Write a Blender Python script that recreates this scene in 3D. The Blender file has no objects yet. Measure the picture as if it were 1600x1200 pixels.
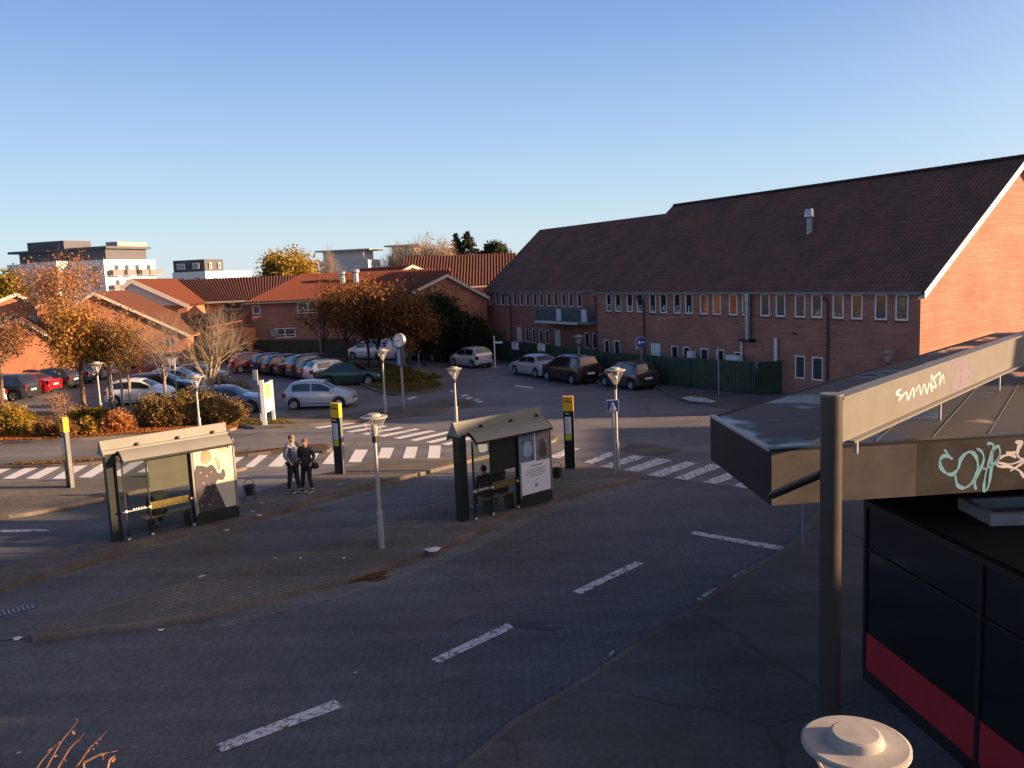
import bpy, bmesh, math, random
import numpy as np
from mathutils import Vector, Matrix
random.seed(7); np.random.seed(7)
sc = bpy.context.scene
col = sc.collection
R = math.radians

# ------------------------------------------------------------ camera
H = 6.8; FPX = 1320.0; PITCH = math.atan(172/FPX); ROLL = .042
cd = bpy.data.cameras.new('camera'); cam = bpy.data.objects.new('camera', cd); col.objects.link(cam)
cd.sensor_width = 36; cd.lens = 36*FPX/1600; cd.clip_end = 5000; cd.clip_start = .1
cam.matrix_world = Matrix.Translation((0, 0, H)) @ Matrix.Rotation(R(90)-PITCH, 4, 'X') @ Matrix.Rotation(-ROLL, 4, 'Z')
sc.camera = cam
# ------------------------------------------------------------ sky, sun, exposure
SUN_EL = R(13); SUN_AZ = R(97)          # azimuth clockwise from +Y
w = bpy.data.worlds.new('World'); sc.world = w; w.use_nodes = True
nt = w.node_tree; bg = nt.nodes['Background']
sky = nt.nodes.new('ShaderNodeTexSky'); sky.sky_type = 'NISHITA'; sky.sun_disc = False
sky.sun_elevation = SUN_EL; sky.sun_rotation = SUN_AZ
sky.air_density = 1.0; sky.dust_density = .35; sky.ozone_density = 2.2; sky.altitude = 0
# clear evening sky: the sky texture blended with a pale-to-blue gradient by elevation
tc = nt.nodes.new('ShaderNodeTexCoord'); sp = nt.nodes.new('ShaderNodeSeparateXYZ'); nt.links.new(tc.outputs['Generated'], sp.inputs[0])
rp = nt.nodes.new('ShaderNodeValToRGB'); nt.links.new(sp.outputs[2], rp.inputs[0])
SKY = [(0.0, (.62, .70, .74)), (.05, (.55, .70, .80)), (.14, (.39, .58, .82)), (.26, (.235, .39, .72)), (.34, (.18, .32, .64)), (.50, (.08, .14, .32)), (1.0, (.03, .045, .11))]
while len(rp.color_ramp.elements) < len(SKY): rp.color_ramp.elements.new(.5)
for e_, (p_, c_) in zip(rp.color_ramp.elements, SKY): e_.position = p_; e_.color = (*c_, 1)
vm = nt.nodes.new('ShaderNodeVectorMath'); vm.operation = 'SCALE'; vm.inputs[3].default_value = 3.2; nt.links.new(rp.outputs[0], vm.inputs[0])
mxs = nt.nodes.new('ShaderNodeMix'); mxs.data_type = 'RGBA'; mxs.inputs[0].default_value = .94
nt.links.new(sky.outputs[0], mxs.inputs[6]); nt.links.new(vm.outputs[0], mxs.inputs[7])
# warm brightening of the sky round the low sun (behind the camera, to the right)
dt = nt.nodes.new('ShaderNodeVectorMath'); dt.operation = 'DOT_PRODUCT'; nt.links.new(tc.outputs['Generated'], dt.inputs[0])
dt.inputs[1].default_value = (math.sin(SUN_AZ)*math.cos(SUN_EL), math.cos(SUN_AZ)*math.cos(SUN_EL), math.sin(SUN_EL))
mm = nt.nodes.new('ShaderNodeMath'); mm.operation = 'MAXIMUM'; nt.links.new(dt.outputs['Value'], mm.inputs[0]); mm.inputs[1].default_value = 0
pw = nt.nodes.new('ShaderNodeMath'); pw.operation = 'POWER'; nt.links.new(mm.outputs[0], pw.inputs[0]); pw.inputs[1].default_value = 4
gs = nt.nodes.new('ShaderNodeVectorMath'); gs.operation = 'SCALE'; gs.inputs[0].default_value = (7.5, 4.8, 2.6); nt.links.new(pw.outputs[0], gs.inputs[3])
ad = nt.nodes.new('ShaderNodeVectorMath'); ad.operation = 'ADD'; nt.links.new(mxs.outputs[2], ad.inputs[0]); nt.links.new(gs.outputs[0], ad.inputs[1])
nt.links.new(ad.outputs[0], bg.inputs[0]); bg.inputs[1].default_value = .1
sd = bpy.data.lights.new('sun', 'SUN'); sun = bpy.data.objects.new('sun', sd); col.objects.link(sun)
sd.energy = 4.7; sd.angle = R(.5); sd.color = (1, .63, .36)
S = Vector((math.sin(SUN_AZ)*math.cos(SUN_EL), math.cos(SUN_AZ)*math.cos(SUN_EL), math.sin(SUN_EL)))
sun.rotation_euler = S.to_track_quat('Z', 'Y').to_euler()
sc.view_settings.view_transform = 'Standard'; sc.view_settings.look = 'None'
sc.view_settings.gamma = 1; sc.view_settings.exposure = 1.74
sc.render.engine = 'CYCLES'

# ------------------------------------------------------------ measuring helpers: where a photo point meets the ground / a distance
_c, _s = math.cos(ROLL), math.sin(ROLL)
_F = np.array([0, math.cos(PITCH), -math.sin(PITCH)]); _Rr = np.array([1., 0, 0]); _U = np.cross(_Rr, _F)
_R2 = _c*_Rr-_s*_U; _U2 = _c*_U+_s*_Rr
def ray(x, y): return _F+_R2*(x-800)/FPX+_U2*(600-y)/FPX
def G(x, y, z=0.):
    r = ray(x, y); q = r*((z-H)/r[2]); return Vector((q[0], q[1], z))
def D(x, y, Y):
    r = ray(x, y); q = r*(Y/r[1]); return Vector((q[0], q[1], q[2]+H))
def proj(p):
    d = np.array([p[0], p[1], p[2]-H]); k = d@_F
    return 800+FPX*(d@_R2)/k, 600-FPX*(d@_U2)/k
def height_at(b, ypx):
    lo, hi = 0, 40
    for i in range(40):
        m = (lo+hi)/2
        if proj((b[0], b[1], b[2]+m))[1] > ypx: lo = m
        else: hi = m
    return lo

# ------------------------------------------------------------ materials
def lin(c): return tuple((v/255/12.92 if v/255 <= .04045 else ((v/255+.055)/1.055)**2.4) for v in c)
def principled(name):
    m = bpy.data.materials.new(name); m.use_nodes = True
    return m, m.node_tree, m.node_tree.nodes['Principled BSDF']
def ramp(nt, fac, stops, const=False):
    r = nt.nodes.new('ShaderNodeValToRGB'); r.color_ramp.interpolation = 'CONSTANT' if const else 'LINEAR'
    els = r.color_ramp.elements
    while len(els) < len(stops): els.new(.5)
    for e, (p, c) in zip(els, stops): e.position = p; e.color = (*c[:3], 1)
    nt.links.new(fac, r.inputs[0]); return r.outputs[0]
def noise(nt, scale, detail=4, rough=.6, vec=None, dim='Object'):
    n = nt.nodes.new('ShaderNodeTexNoise'); n.inputs['Scale'].default_value = scale
    n.inputs['Detail'].default_value = detail; n.inputs['Roughness'].default_value = rough
    if vec is None:
        tc = nt.nodes.new('ShaderNodeTexCoord'); vec = tc.outputs[dim]
    nt.links.new(vec, n.inputs['Vector']); return n.outputs['Fac']
def mixc(nt, fac, a, b, mode='MIX'):
    m = nt.nodes.new('ShaderNodeMix'); m.data_type = 'RGBA'; m.blend_type = mode
    for s, v in ((m.inputs[0], fac), (m.inputs[6], a), (m.inputs[7], b)):
        if isinstance(v, (int, float)): s.default_value = v
        elif isinstance(v, tuple): s.default_value = (*v[:3], 1)
        else: nt.links.new(v, s)
    return m.outputs[2]
def bump(nt, b, h, dist=.01, st=.6):
    n = nt.nodes.new('ShaderNodeBump'); n.inputs['Distance'].default_value = dist; n.inputs['Strength'].default_value = st
    nt.links.new(h, n.inputs['Height']); nt.links.new(n.outputs[0], b.inputs['Normal'])
MC = {}
def mat(name, c, rough=.6, metal=0., var=.18, scale=3., bmp=0., spec=.5, coat=0.):
    if name in MC: return MC[name]
    m, t, b = principled(name)
    b.inputs['Roughness'].default_value = rough; b.inputs['Metallic'].default_value = metal
    b.inputs['Specular IOR Level'].default_value = spec; b.inputs['Coat Weight'].default_value = coat
    b.inputs['Coat Roughness'].default_value = .05
    n = noise(t, scale)
    lo = tuple(max(0, v*(1-var)) for v in c); hi = tuple(min(1, v*(1+var)) for v in c)
    t.links.new(ramp(t, n, [(.3, lo), (.7, hi)]), b.inputs['Base Color'])
    if bmp: bump(t, b, noise(t, scale*8), bmp)
    MC[name] = m; return m
def leafmat(name, cols):
    m, t, b = principled(name); b.inputs['Roughness'].default_value = .7; b.inputs['Specular IOR Level'].default_value = .2
    g = t.nodes.new('ShaderNodeNewGeometry')
    c = ramp(t, g.outputs['Random Per Island'], [(i/len(cols), k) for i, k in enumerate(cols)], True)
    n = noise(t, .9)
    c2 = mixc(t, ramp(t, n, [(.35, (0, 0, 0)), (.65, (1, 1, 1))]), c, mixc(t, 1., c, (1.0, .8, .5), 'MULTIPLY'))
    t.links.new(c2, b.inputs['Base Color'])
    tr = t.nodes.new('ShaderNodeBsdfTranslucent'); t.links.new(c2, tr.inputs[0])
    mx = t.nodes.new('ShaderNodeMixShader'); mx.inputs[0].default_value = .3
    out = t.nodes['Material Output']
    t.links.new(b.outputs[0], mx.inputs[1]); t.links.new(tr.outputs[0], mx.inputs[2]); t.links.new(mx.outputs[0], out.inputs[0])
    return m
def wallvec(t, sx=1., sz=1.):
    """object coordinates laid on a vertical wall: horizontal run, height"""
    tc = t.nodes.new('ShaderNodeTexCoord')
    sn = t.nodes.new('ShaderNodeSeparateXYZ'); t.links.new(tc.outputs['Normal'], sn.inputs[0])
    so = t.nodes.new('ShaderNodeSeparateXYZ'); t.links.new(tc.outputs['Object'], so.inputs[0])
    a = t.nodes.new('ShaderNodeMath'); a.operation = 'ABSOLUTE'; t.links.new(sn.outputs[0], a.inputs[0])
    g = t.nodes.new('ShaderNodeMath'); g.operation = 'GREATER_THAN'; t.links.new(a.outputs[0], g.inputs[0]); g.inputs[1].default_value = .7
    m = t.nodes.new('ShaderNodeMix'); t.links.new(g.outputs[0], m.inputs[0]); t.links.new(so.outputs[0], m.inputs[2]); t.links.new(so.outputs[1], m.inputs[3])
    c = t.nodes.new('ShaderNodeCombineXYZ'); t.links.new(m.outputs[0], c.inputs[0]); t.links.new(so.outputs[2], c.inputs[1])
    return c.outputs[0]
def brickmat(name, c1, c2, mort):
    m, t, b = principled(name); b.inputs['Roughness'].default_value = .85; b.inputs['Specular IOR Level'].default_value = .2
    v = wallvec(t)
    k = t.nodes.new('ShaderNodeTexBrick'); t.links.new(v, k.inputs['Vector'])
    k.inputs['Color1'].default_value = (*c1, 1); k.inputs['Color2'].default_value = (*c2, 1); k.inputs['Mortar'].default_value = (*mort, 1)
    k.inputs['Scale'].default_value = 1; k.inputs['Brick Width'].default_value = .24; k.inputs['Row Height'].default_value = .075
    k.inputs['Mortar Size'].default_value = .009; k.inputs['Bias'].default_value = .1
    k2 = t.nodes.new('ShaderNodeTexNoise'); t.links.new(v, k2.inputs['Vector']); k2.inputs['Scale'].default_value = .7; k2.inputs['Detail'].default_value = 6
    mp = t.nodes.new('ShaderNodeMapping'); mp.inputs['Scale'].default_value = (.35, 9, 1); t.links.new(v, mp.inputs[0])
    k3 = t.nodes.new('ShaderNodeTexNoise'); t.links.new(mp.outputs[0], k3.inputs['Vector']); k3.inputs['Scale'].default_value = 1; k3.inputs['Detail'].default_value = 3
    c = mixc(t, 1., k.outputs[0], ramp(t, k2.outputs[0], [(.3, (.82, .8, .8)), (.7, (1.1, 1.06, 1.04))]), 'MULTIPLY')
    c = mixc(t, 1., c, ramp(t, k3.outputs[0], [(.35, (.84, .82, .82)), (.65, (1.1, 1.1, 1.08))]), 'MULTIPLY')
    t.links.new(c, b.inputs['Base Color']); bump(t, b, k.outputs[0], .006, .5)
    return m
def tilemat(name, c1, c2, rough=.8):
    m, t, b = principled(name); b.inputs['Roughness'].default_value = rough; b.inputs['Specular IOR Level'].default_value = .3
    tc = t.nodes.new('ShaderNodeTexCoord')
    k = t.nodes.new('ShaderNodeTexBrick'); t.links.new(tc.outputs['UV'], k.inputs['Vector'])
    k.inputs['Color1'].default_value = (*c1, 1); k.inputs['Color2'].default_value = (*c2, 1)
    k.inputs['Mortar'].default_value = (*[v*.35 for v in c1], 1); k.offset = 0
    k.inputs['Scale'].default_value = 1; k.inputs['Brick Width'].default_value = .22; k.inputs['Row Height'].default_value = .33
    k.inputs['Mortar Size'].default_value = .018; k.inputs['Bias'].default_value = 0
    n = t.nodes.new('ShaderNodeTexNoise'); t.links.new(tc.outputs['UV'], n.inputs['Vector']); n.inputs['Scale'].default_value = .5; n.inputs['Detail'].default_value = 8; n.inputs['Roughness'].default_value = .7
    c = mixc(t, 1., k.outputs[0], ramp(t, n.outputs[0], [(.35, (.62, .66, .66)), (.65, (1.35, 1.08, 1.0))]), 'MULTIPLY')
    n2 = t.nodes.new('ShaderNodeTexNoise'); t.links.new(tc.outputs['UV'], n2.inputs['Vector']); n2.inputs['Scale'].default_value = 5; n2.inputs['Detail'].default_value = 4
    c = mixc(t, ramp(t, n2.outputs[0], [(.6, (0, 0, 0)), (.72, (.35, .35, .35))]), c, (.09, .1, .07))
    t.links.new(c, b.inputs['Base Color']); bump(t, b, k.outputs[0], .03, .8)
    return m
def glassmat(name, c=(.03, .032, .036), rough=.03):
    m, t, b = principled(name); b.inputs['Base Color'].default_value = (*c, 1)
    b.inputs['Roughness'].default_value = rough; b.inputs['Specular IOR Level'].default_value = 1.; b.inputs['IOR'].default_value = 1.6
    n = noise(t, 1.3); bump(t, b, n, .02, .25)
    return m
def groundmat(name, c, var=.25, rough=.85, block=None, blen=None, moss=None, spec=.3, crack=.0):
    """mottled asphalt / paving; world = object coordinates because the sheets sit at the origin"""
    m, t, b = principled(name); b.inputs['Roughness'].default_value = rough; b.inputs['Specular IOR Level'].default_value = spec
    lo = tuple(v*(1-var) for v in c); hi = tuple(v*(1+var) for v in c)
    base = ramp(t, noise(t, .22, 8, .65), [(.32, lo), (.68, hi)])
    fine = ramp(t, noise(t, 14, 5, .7), [(.3, (.72, .72, .74)), (.7, (1.25, 1.23, 1.2))])
    cc = mixc(t, 1., base, fine, 'MULTIPLY')
    tg = t.nodes.new('ShaderNodeTexCoord'); mg = t.nodes.new('ShaderNodeMapping'); mg.inputs['Rotation'].default_value = (0, 0, R(-46)); mg.inputs['Scale'].default_value = (.05, .9, 1)
    t.links.new(tg.outputs['Object'], mg.inputs[0])
    cc = mixc(t, 1., cc, ramp(t, noise(t, 1., 5, .6, mg.outputs[0]), [(.36, (.78, .78, .79)), (.62, (1.16, 1.15, 1.14))]), 'MULTIPLY')   # wheel-worn streaks along the lanes
    h = noise(t, 60, 2)
    if block:
        tc = t.nodes.new('ShaderNodeTexCoord')
        if blen == 'cell':
            v = t.nodes.new('ShaderNodeTexVoronoi'); v.feature = 'DISTANCE_TO_EDGE'; v.inputs['Scale'].default_value = 1/block; v.inputs['Randomness'].default_value = .45
            t.links.new(tc.outputs['Object'], v.inputs['Vector'])
            e = ramp(t, v.outputs['Distance'], [(.02, (.74, .74, .74)), (.09, (1, 1, 1))])
            v2 = t.nodes.new('ShaderNodeTexVoronoi'); v2.inputs['Scale'].default_value = 1/block; v2.inputs['Randomness'].default_value = .45
            t.links.new(tc.outputs['Object'], v2.inputs['Vector'])
            q = t.nodes.new('ShaderNodeSeparateXYZ'); t.links.new(v2.outputs['Color'], q.inputs[0])
            cc = mixc(t, 1., cc, ramp(t, q.outputs[0], [(0, (.9, .9, .9)), (1, (1.1, 1.1, 1.1))]), 'MULTIPLY')
        else:
            mp = t.nodes.new('ShaderNodeMapping'); mp.inputs['Rotation'].default_value = (0, 0, R(blen)); t.links.new(tc.outputs['Object'], mp.inputs[0])
            k = t.nodes.new('ShaderNodeTexBrick'); t.links.new(mp.outputs[0], k.inputs['Vector'])
            k.inputs['Color1'].default_value = (.85, .85, .85, 1); k.inputs['Color2'].default_value = (1.15, 1.15, 1.15, 1); k.inputs['Mortar'].default_value = (.5, .5, .48, 1)
            k.inputs['Scale'].default_value = 1; k.inputs['Brick Width'].default_value = block*2; k.inputs['Row Height'].default_value = block; k.inputs['Mortar Size'].default_value = .008
            e = k.outputs[0]
        cc = mixc(t, 1., cc, e, 'MULTIPLY'); h = e
    if moss:
        cc = mixc(t, ramp(t, noise(t, .5, 6, .7), [(.45, (0, 0, 0)), (.7, (.8, .8, .8))]), cc, moss)
    if crack:
        tc = t.nodes.new('ShaderNodeTexCoord')
        nn = t.nodes.new('ShaderNodeTexNoise'); nn.inputs['Scale'].default_value = .8; t.links.new(tc.outputs['Object'], nn.inputs['Vector'])
        ad = t.nodes.new('ShaderNodeVectorMath'); ad.operation = 'ADD'; t.links.new(tc.outputs['Object'], ad.inputs[0]); t.links.new(nn.outputs['Color'], ad.inputs[1])
        v = t.nodes.new('ShaderNodeTexVoronoi'); v.feature = 'DISTANCE_TO_EDGE'; v.inputs['Scale'].default_value = .22; t.links.new(ad.outputs[0], v.inputs['Vector'])
        cc = mixc(t, ramp(t, v.outputs['Distance'], [(.004, (crack,)*3), (.012, (0, 0, 0))]), cc, (.01, .01, .01))
    t.links.new(cc, b.inputs['Base Color']); bump(t, b, h, .006, .7)
    return m

# ------------------------------------------------------------ mesh builder
class MB:
    def __init__(s): s.v = []; s.f = []; s.uv = {}
    def add(s, vs, fs):
        o = len(s.v); s.v += [tuple(p) for p in vs]; s.f += [tuple(i+o for i in f) for f in fs]; return s
    def box(s, x0, x1, y0, y1, z0, z1, M=None):
        p = [(x, y, z) for x in (x0, x1) for y in (y0, y1) for z in (z0, z1)]
        if M is not None: p = [tuple(M @ Vector(q)) for q in p]
        return s.add(p, [(0, 1, 3, 2), (4, 6, 7, 5), (0, 4, 5, 1), (2, 3, 7, 6), (0, 2, 6, 4), (1, 5, 7, 3)])
    def prism(s, pts, z0, z1):
        """polygon in plan between two heights"""
        n = len(pts)
        a = sum(pts[i][0]*pts[(i+1) % n][1]-pts[(i+1) % n][0]*pts[i][1] for i in range(n))
        if a < 0: pts = pts[::-1]
        o = [(p[0], p[1], z0) for p in pts]+[(p[0], p[1], z1) for p in pts]
        return s.add(o, [tuple(range(n))[::-1], tuple(range(n, 2*n))]+[(i, (i+1) % n, n+(i+1) % n, n+i) for i in range(n)])
    def sheet(s, pts):
        """flat polygon facing its own winding"""
        return s.add(pts, [tuple(range(len(pts)))])
    def slab(s, pts, off):
        """any planar polygon given real thickness along off"""
        n = len(pts); off = Vector(off); a = [Vector(p) for p in pts]; b = [p+off for p in a]
        nm = (a[1]-a[0]).cross(a[2]-a[1])
        f = [tuple(range(n)), tuple(range(n, 2*n))[::-1]]+[((i+1) % n, i, n+i, n+(i+1) % n) for i in range(n)]
        if nm.dot(off) > 0: f = [q[::-1] for q in f]
        return s.add(a+b, f)
    def tube(s, p0, p1, r0, r1=None, n=10, caps=True):
        p0 = Vector(p0); p1 = Vector(p1); r1 = r0 if r1 is None else r1
        d = (p1-p0).normalized(); a = d.orthogonal().normalized(); b = d.cross(a)
        vs = [p+(a*math.cos(2*math.pi*i/n)+b*math.sin(2*math.pi*i/n))*r for p, r in ((p0, r0), (p1, r1)) for i in range(n)]
        fs = [(i, (i+1) % n, n+(i+1) % n, n+i) for i in range(n)]
        if caps: fs += [tuple(range(n))[::-1], tuple(range(n, 2*n))]
        return s.add(vs, fs)
    def path(s, pts, r, n=8):
        for a, b in zip(pts, pts[1:]): s.tube(a, b, r, r, n)
        return s
    def lathe(s, prof, n=20, M=None):
        """(r, z) profile around z"""
        vs = []; fs = []
        for r, z in prof:
            for i in range(n):
                p = Vector((r*math.cos(2*math.pi*i/n), r*math.sin(2*math.pi*i/n), z)); vs.append(M @ p if M is not None else p)
        for k in range(len(prof)-1):
            for i in range(n):
                j = (i+1) % n; fs.append((k*n+i, k*n+j, (k+1)*n+j, (k+1)*n+i))
        return s.add(vs, fs)
    def ribbon(s, pts, wd, nrm, t=.004):
        """painted stroke lying on a surface with normal nrm"""
        nrm = Vector(nrm).normalized(); P = [Vector(p) for p in pts]; vs = []
        for i, p in enumerate(P):
            d = (P[min(i+1, len(P)-1)]-P[max(i-1, 0)]).normalized(); q = nrm.cross(d).normalized()
            ww = wd if not isinstance(wd, (list, tuple)) else wd[i]
            vs += [p+q*ww/2+nrm*t, p-q*ww/2+nrm*t]
        return s.add(vs, [(2*i+1, 2*i+3, 2*i+2, 2*i) for i in range(len(P)-1)])
    def build(s, name, m, parent=None, smooth=False, ang=40):
        me = bpy.data.meshes.new(name); me.from_pydata(s.v, [], s.f); me.materials.append(m); me.update()
        if smooth:
            me.polygons.foreach_set('use_smooth', [True]*len(me.polygons)); me.set_sharp_from_angle(angle=R(ang))
        o = bpy.data.objects.new(name, me); col.objects.link(o)
        if parent: o.parent = parent
        return o
def tag(o, label=None, cat=None, group=None, kind=None):
    if label: o['label'] = label
    if cat: o['category'] = cat
    if group: o['group'] = group
    if kind: o['kind'] = kind
    return o
def thing(name, label, cat, loc=(0, 0, 0), rz=0., group=None):
    o = bpy.data.objects.new(name, None); col.objects.link(o); o.location = loc; o.rotation_euler = (0, 0, rz)
    o.empty_display_size = .2
    return tag(o, label, cat, group)
def struct(mb, name, m, smooth=False): return tag(mb.build(name, m, None, smooth), kind='structure')
def copy_tree(o, parent=None):
    c = o.copy(); col.objects.link(c); c.parent = parent
    for ch in list(o.children): copy_tree(ch, c)
    return c
def smooth_poly(pts, k=2):
    """Chaikin rounding of a closed outline"""
    for _ in range(k):
        q = []
        for a, b in zip(pts, pts[1:]+pts[:1]):
            q += [(a[0]*.75+b[0]*.25, a[1]*.75+b[1]*.25), (a[0]*.25+b[0]*.75, a[1]*.25+b[1]*.75)]
        pts = q
    return pts
def offset_poly(pts, d):
    n = len(pts); a = sum(pts[i][0]*pts[(i+1) % n][1]-pts[(i+1) % n][0]*pts[i][1] for i in range(n))
    if a < 0: pts = pts[::-1]
    out = []
    for i in range(n):
        p0, p1, p2 = Vector(pts[i-1][:2]), Vector(pts[i][:2]), Vector(pts[(i+1) % n][:2])
        e = ((p1-p0).normalized()+(p2-p1).normalized())
        if e.length < 1e-6: e = p1-p0
        e.normalize(); out.append(tuple(p1+Vector((-e.y, e.x))*d))
    return pts, out
def px(pts, z=0.): return [tuple(G(x, y, z)[:2]) for x, y in pts]

# common materials
m_white = mat('white_paint', (.72, .72, .7), .5, var=.06)
m_grey = mat('galvanised_grey', (.3, .31, .32), .5, .4, .12)
m_dark = mat('dark_metal', (.018, .02, .02), .45, .3, .2)
m_black = mat('black_plastic', (.012, .012, .014), .5, var=.2)
m_yellow = mat('yellow_enamel', (.85, .42, .02), .4, var=.05)
m_glass = glassmat('window_glass')
m_frame = mat('white_frame', (.8, .8, .78), .55, var=.08)
m_wood = mat('varnished_wood', (.45, .27, .09), .5, var=.25, scale=9)
m_rubber = mat('tyre_rubber', (.015, .015, .016), .8)
m_rim = mat('wheel_alloy', (.42, .43, .45), .35, .7, .1)
m_red_lamp = mat('red_lamp', (.16, .008, .01), .25, coat=1)
m_head = mat('head_lamp', (.6, .62, .65), .15, .3, .05, coat=1)
m_chrome = mat('light_steel', (.5, .5, .5), .3, .8, .1)
# ================================================================ GROUND
g_asph = groundmat('asphalt', (.150, .150, .158), .25, .62, crack=.3)
g_block = groundmat('block_paving_lane_shade', (.094, .101, .108), .26, .7, block=.17, blen='cell')  # dark blocks of the near road, also laid as shade on the lanes
g_pave = groundmat('paving_brown', (.13, .12, .112), .3, .85, block=.11, blen=35, moss=(.09, .095, .07))
g_gut = groundmat('gutter_setts', (.14, .145, .145), .25, .8, block=.12, blen=20)
g_kerb = groundmat('kerb_stone', (.135, .12, .105), .45, .85)
g_plat = groundmat('platform_asphalt', (.1, .1, .098), .4, .85, moss=(.09, .09, .062), crack=.25)
g_grass = groundmat('rough_grass', (.045, .055, .022), .4, .95)
g_earth = groundmat('leafy_soil', (.07, .045, .028), .4, .95)
struct(MB().sheet([(-2500, -300, 0), (2500, -300, 0), (2500, 4000, 0), (-2500, 4000, 0)]), 'ground', g_asph)

def island(name, pts, mtop, kerb_w=.11, z=.12, k=1, kerb=g_kerb):
    o = smooth_poly(px(pts, z), k) if k else px(pts, z)
    o, inn = offset_poly(o, kerb_w)
    struct(MB().prism(o, -.05, z), name+'_kerb', kerb)
    struct(MB().prism(inn, -.04, z+.005), name, mtop)
    return o
A = [(38, 996), (90, 990), (150, 982), (240, 971), (330, 957), (380, 944), (450, 925), (540, 904), (600, 886), (662, 862), (720, 841), (760, 820),
     (810, 795), (870, 777), (932, 760), (980, 750), (1009, 741), (985, 735), (941, 731), (915, 724), (897, 721), (867, 725), (835, 737), (800, 751), (760, 765),
     (700, 782), (651, 795), (600, 812), (560, 832), (519, 850), (428, 870), (350, 890), (300, 906), (257, 920), (187, 940), (134, 957), (67, 978)]
island('bus_platform', A, g_pave)
B = [(-40, 925), (0, 914), (60, 899), (130, 878), (198, 857), (242, 841), (310, 828), (372, 813), (430, 798), (475, 786), (530, 770), (600, 752), (670, 735),
     (762, 711), (800, 701), (840, 692), (866, 688), (871, 682), (864, 677), (845, 680), (820, 689), (790, 695), (770, 704), (740, 712), (695, 718), (620, 717), (586, 719),
     (536, 733), (490, 743), (440, 757), (380, 774), (320, 795), (250, 813), (180, 833), (120, 851), (60, 868), (0, 887), (-40, 898)]
island('bus_platform', B, g_pave)
Cc = [(-160, 815), (0, 806), (51, 800), (100, 790), (156, 778), (214, 766), (300, 749), (369, 733), (390, 728), (372, 727), (330, 733), (230, 743), (162, 747), (105, 751), (0, 753), (-160, 756)]
island('bus_platform', Cc, g_pave)
Dd = [(-120, 731), (20, 728), (100, 725), (155, 721), (200, 716), (370, 711), (440, 703), (500, 704), (514, 703), (520, 697), (512, 692), (480, 694), (445, 698), (370, 707), (160, 716), (60, 722), (-120, 725)]
island('traffic_island', Dd, g_earth, .14)
# hedge bed and pavement north of the bus road
bed = [(-260, 700), (0, 690), (60, 688), (150, 683), (230, 677), (354, 671), (372, 667), (372, 655), (330, 655), (220, 652), (130, 645), (0, 640), (-260, 640)]
island('planting_bed', bed, g_earth, .16, .12)
apron = [(374, 668), (466, 664), (540, 658), (607, 652), (677, 642), (710, 637), (740, 630), (738, 624), (700, 623), (640, 631), (580, 640), (500, 650), (440, 653), (374, 654)]
island('pavement', apron, g_plat, .16)
green = [(570, 603), (602, 614), (630, 615), (663, 612), (687, 607), (696, 601), (683, 595), (667, 587), (653, 578), (620, 569), (580, 563), (540, 560), (505, 562), (520, 574), (545, 588)]
island('green_island', green, g_grass, .16)
bed2 = [(262, 640), (340, 645), (375, 648), (372, 640), (350, 610), (330, 597), (315, 600), (330, 620), (300, 630)]
island('planting_strip', bed2, g_grass, .14)
# pavement by the fence of the brick building
island('pavement', [(1030, 607), (1060, 622), (1140, 636), (1260, 650), (1500, 672), (1700, 690), (1700, 640), (1500, 632), (1225, 616), (1184, 620), (1120, 611), (1032, 602)], g_plat, .16)
# platform edge on the right, where the kiosk stands
plat = [(560, 1300), (700, 1207), (750, 1168), (799, 1125), (907, 1061), (960, 1026), (1012, 990), (1080, 949), (1132, 911), (1181, 881), (1219, 859), (1252, 832), (1275, 800), (1330, 760)]
P = px(plat, .12); far = [(14, 27), (40, 34), (60, 10), (60, -30), (-6, -30), (-4.2, 2)]
o_, inn_ = offset_poly(P+far, .12)
struct(MB().prism(o_, -.05, .12), 'station_pavement_kerb', g_kerb)
struct(MB().prism(inn_, -.04, .125), 'station_pavement', g_plat)
# block-paved near carriageway + lighter gutter strip
near = [(38, 997), (90, 991), (150, 983), (240, 972), (330, 958), (380, 945), (450, 926), (540, 905), (600, 887), (662, 863), (720, 842), (760, 821), (810, 796), (870, 778), (932, 761), (1009, 742)]
pn = [(p[0], p[1], .004) for p in px(near)]
edge = [(p[0], p[1], .004) for p in px(plat[1:])]
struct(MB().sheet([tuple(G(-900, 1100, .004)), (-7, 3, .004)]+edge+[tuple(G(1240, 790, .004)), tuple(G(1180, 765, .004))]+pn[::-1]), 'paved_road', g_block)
def lane(a, b, z=.004):  # dark sheet standing for shade on the lanes; sunlit part left out
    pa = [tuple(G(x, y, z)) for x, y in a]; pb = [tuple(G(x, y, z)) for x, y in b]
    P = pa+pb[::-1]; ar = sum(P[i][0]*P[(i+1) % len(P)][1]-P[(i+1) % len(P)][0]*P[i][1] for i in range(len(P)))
    struct(MB().sheet(P if ar > 0 else P[::-1]), 'bus_lane_shade', g_block)
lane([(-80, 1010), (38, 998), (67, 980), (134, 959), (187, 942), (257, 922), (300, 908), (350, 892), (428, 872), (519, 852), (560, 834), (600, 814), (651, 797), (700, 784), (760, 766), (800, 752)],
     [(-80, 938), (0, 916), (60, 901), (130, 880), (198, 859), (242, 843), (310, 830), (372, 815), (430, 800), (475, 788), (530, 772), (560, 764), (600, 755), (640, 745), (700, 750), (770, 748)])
lane([(-200, 915), (-40, 898), (0, 888), (60, 869), (120, 852), (180, 834), (250, 814), (320, 796), (380, 775)], [(-200, 832), (-40, 812), (0, 808), (51, 802), (100, 792), (156, 780), (214, 769), (300, 765), (340, 768)])
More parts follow.
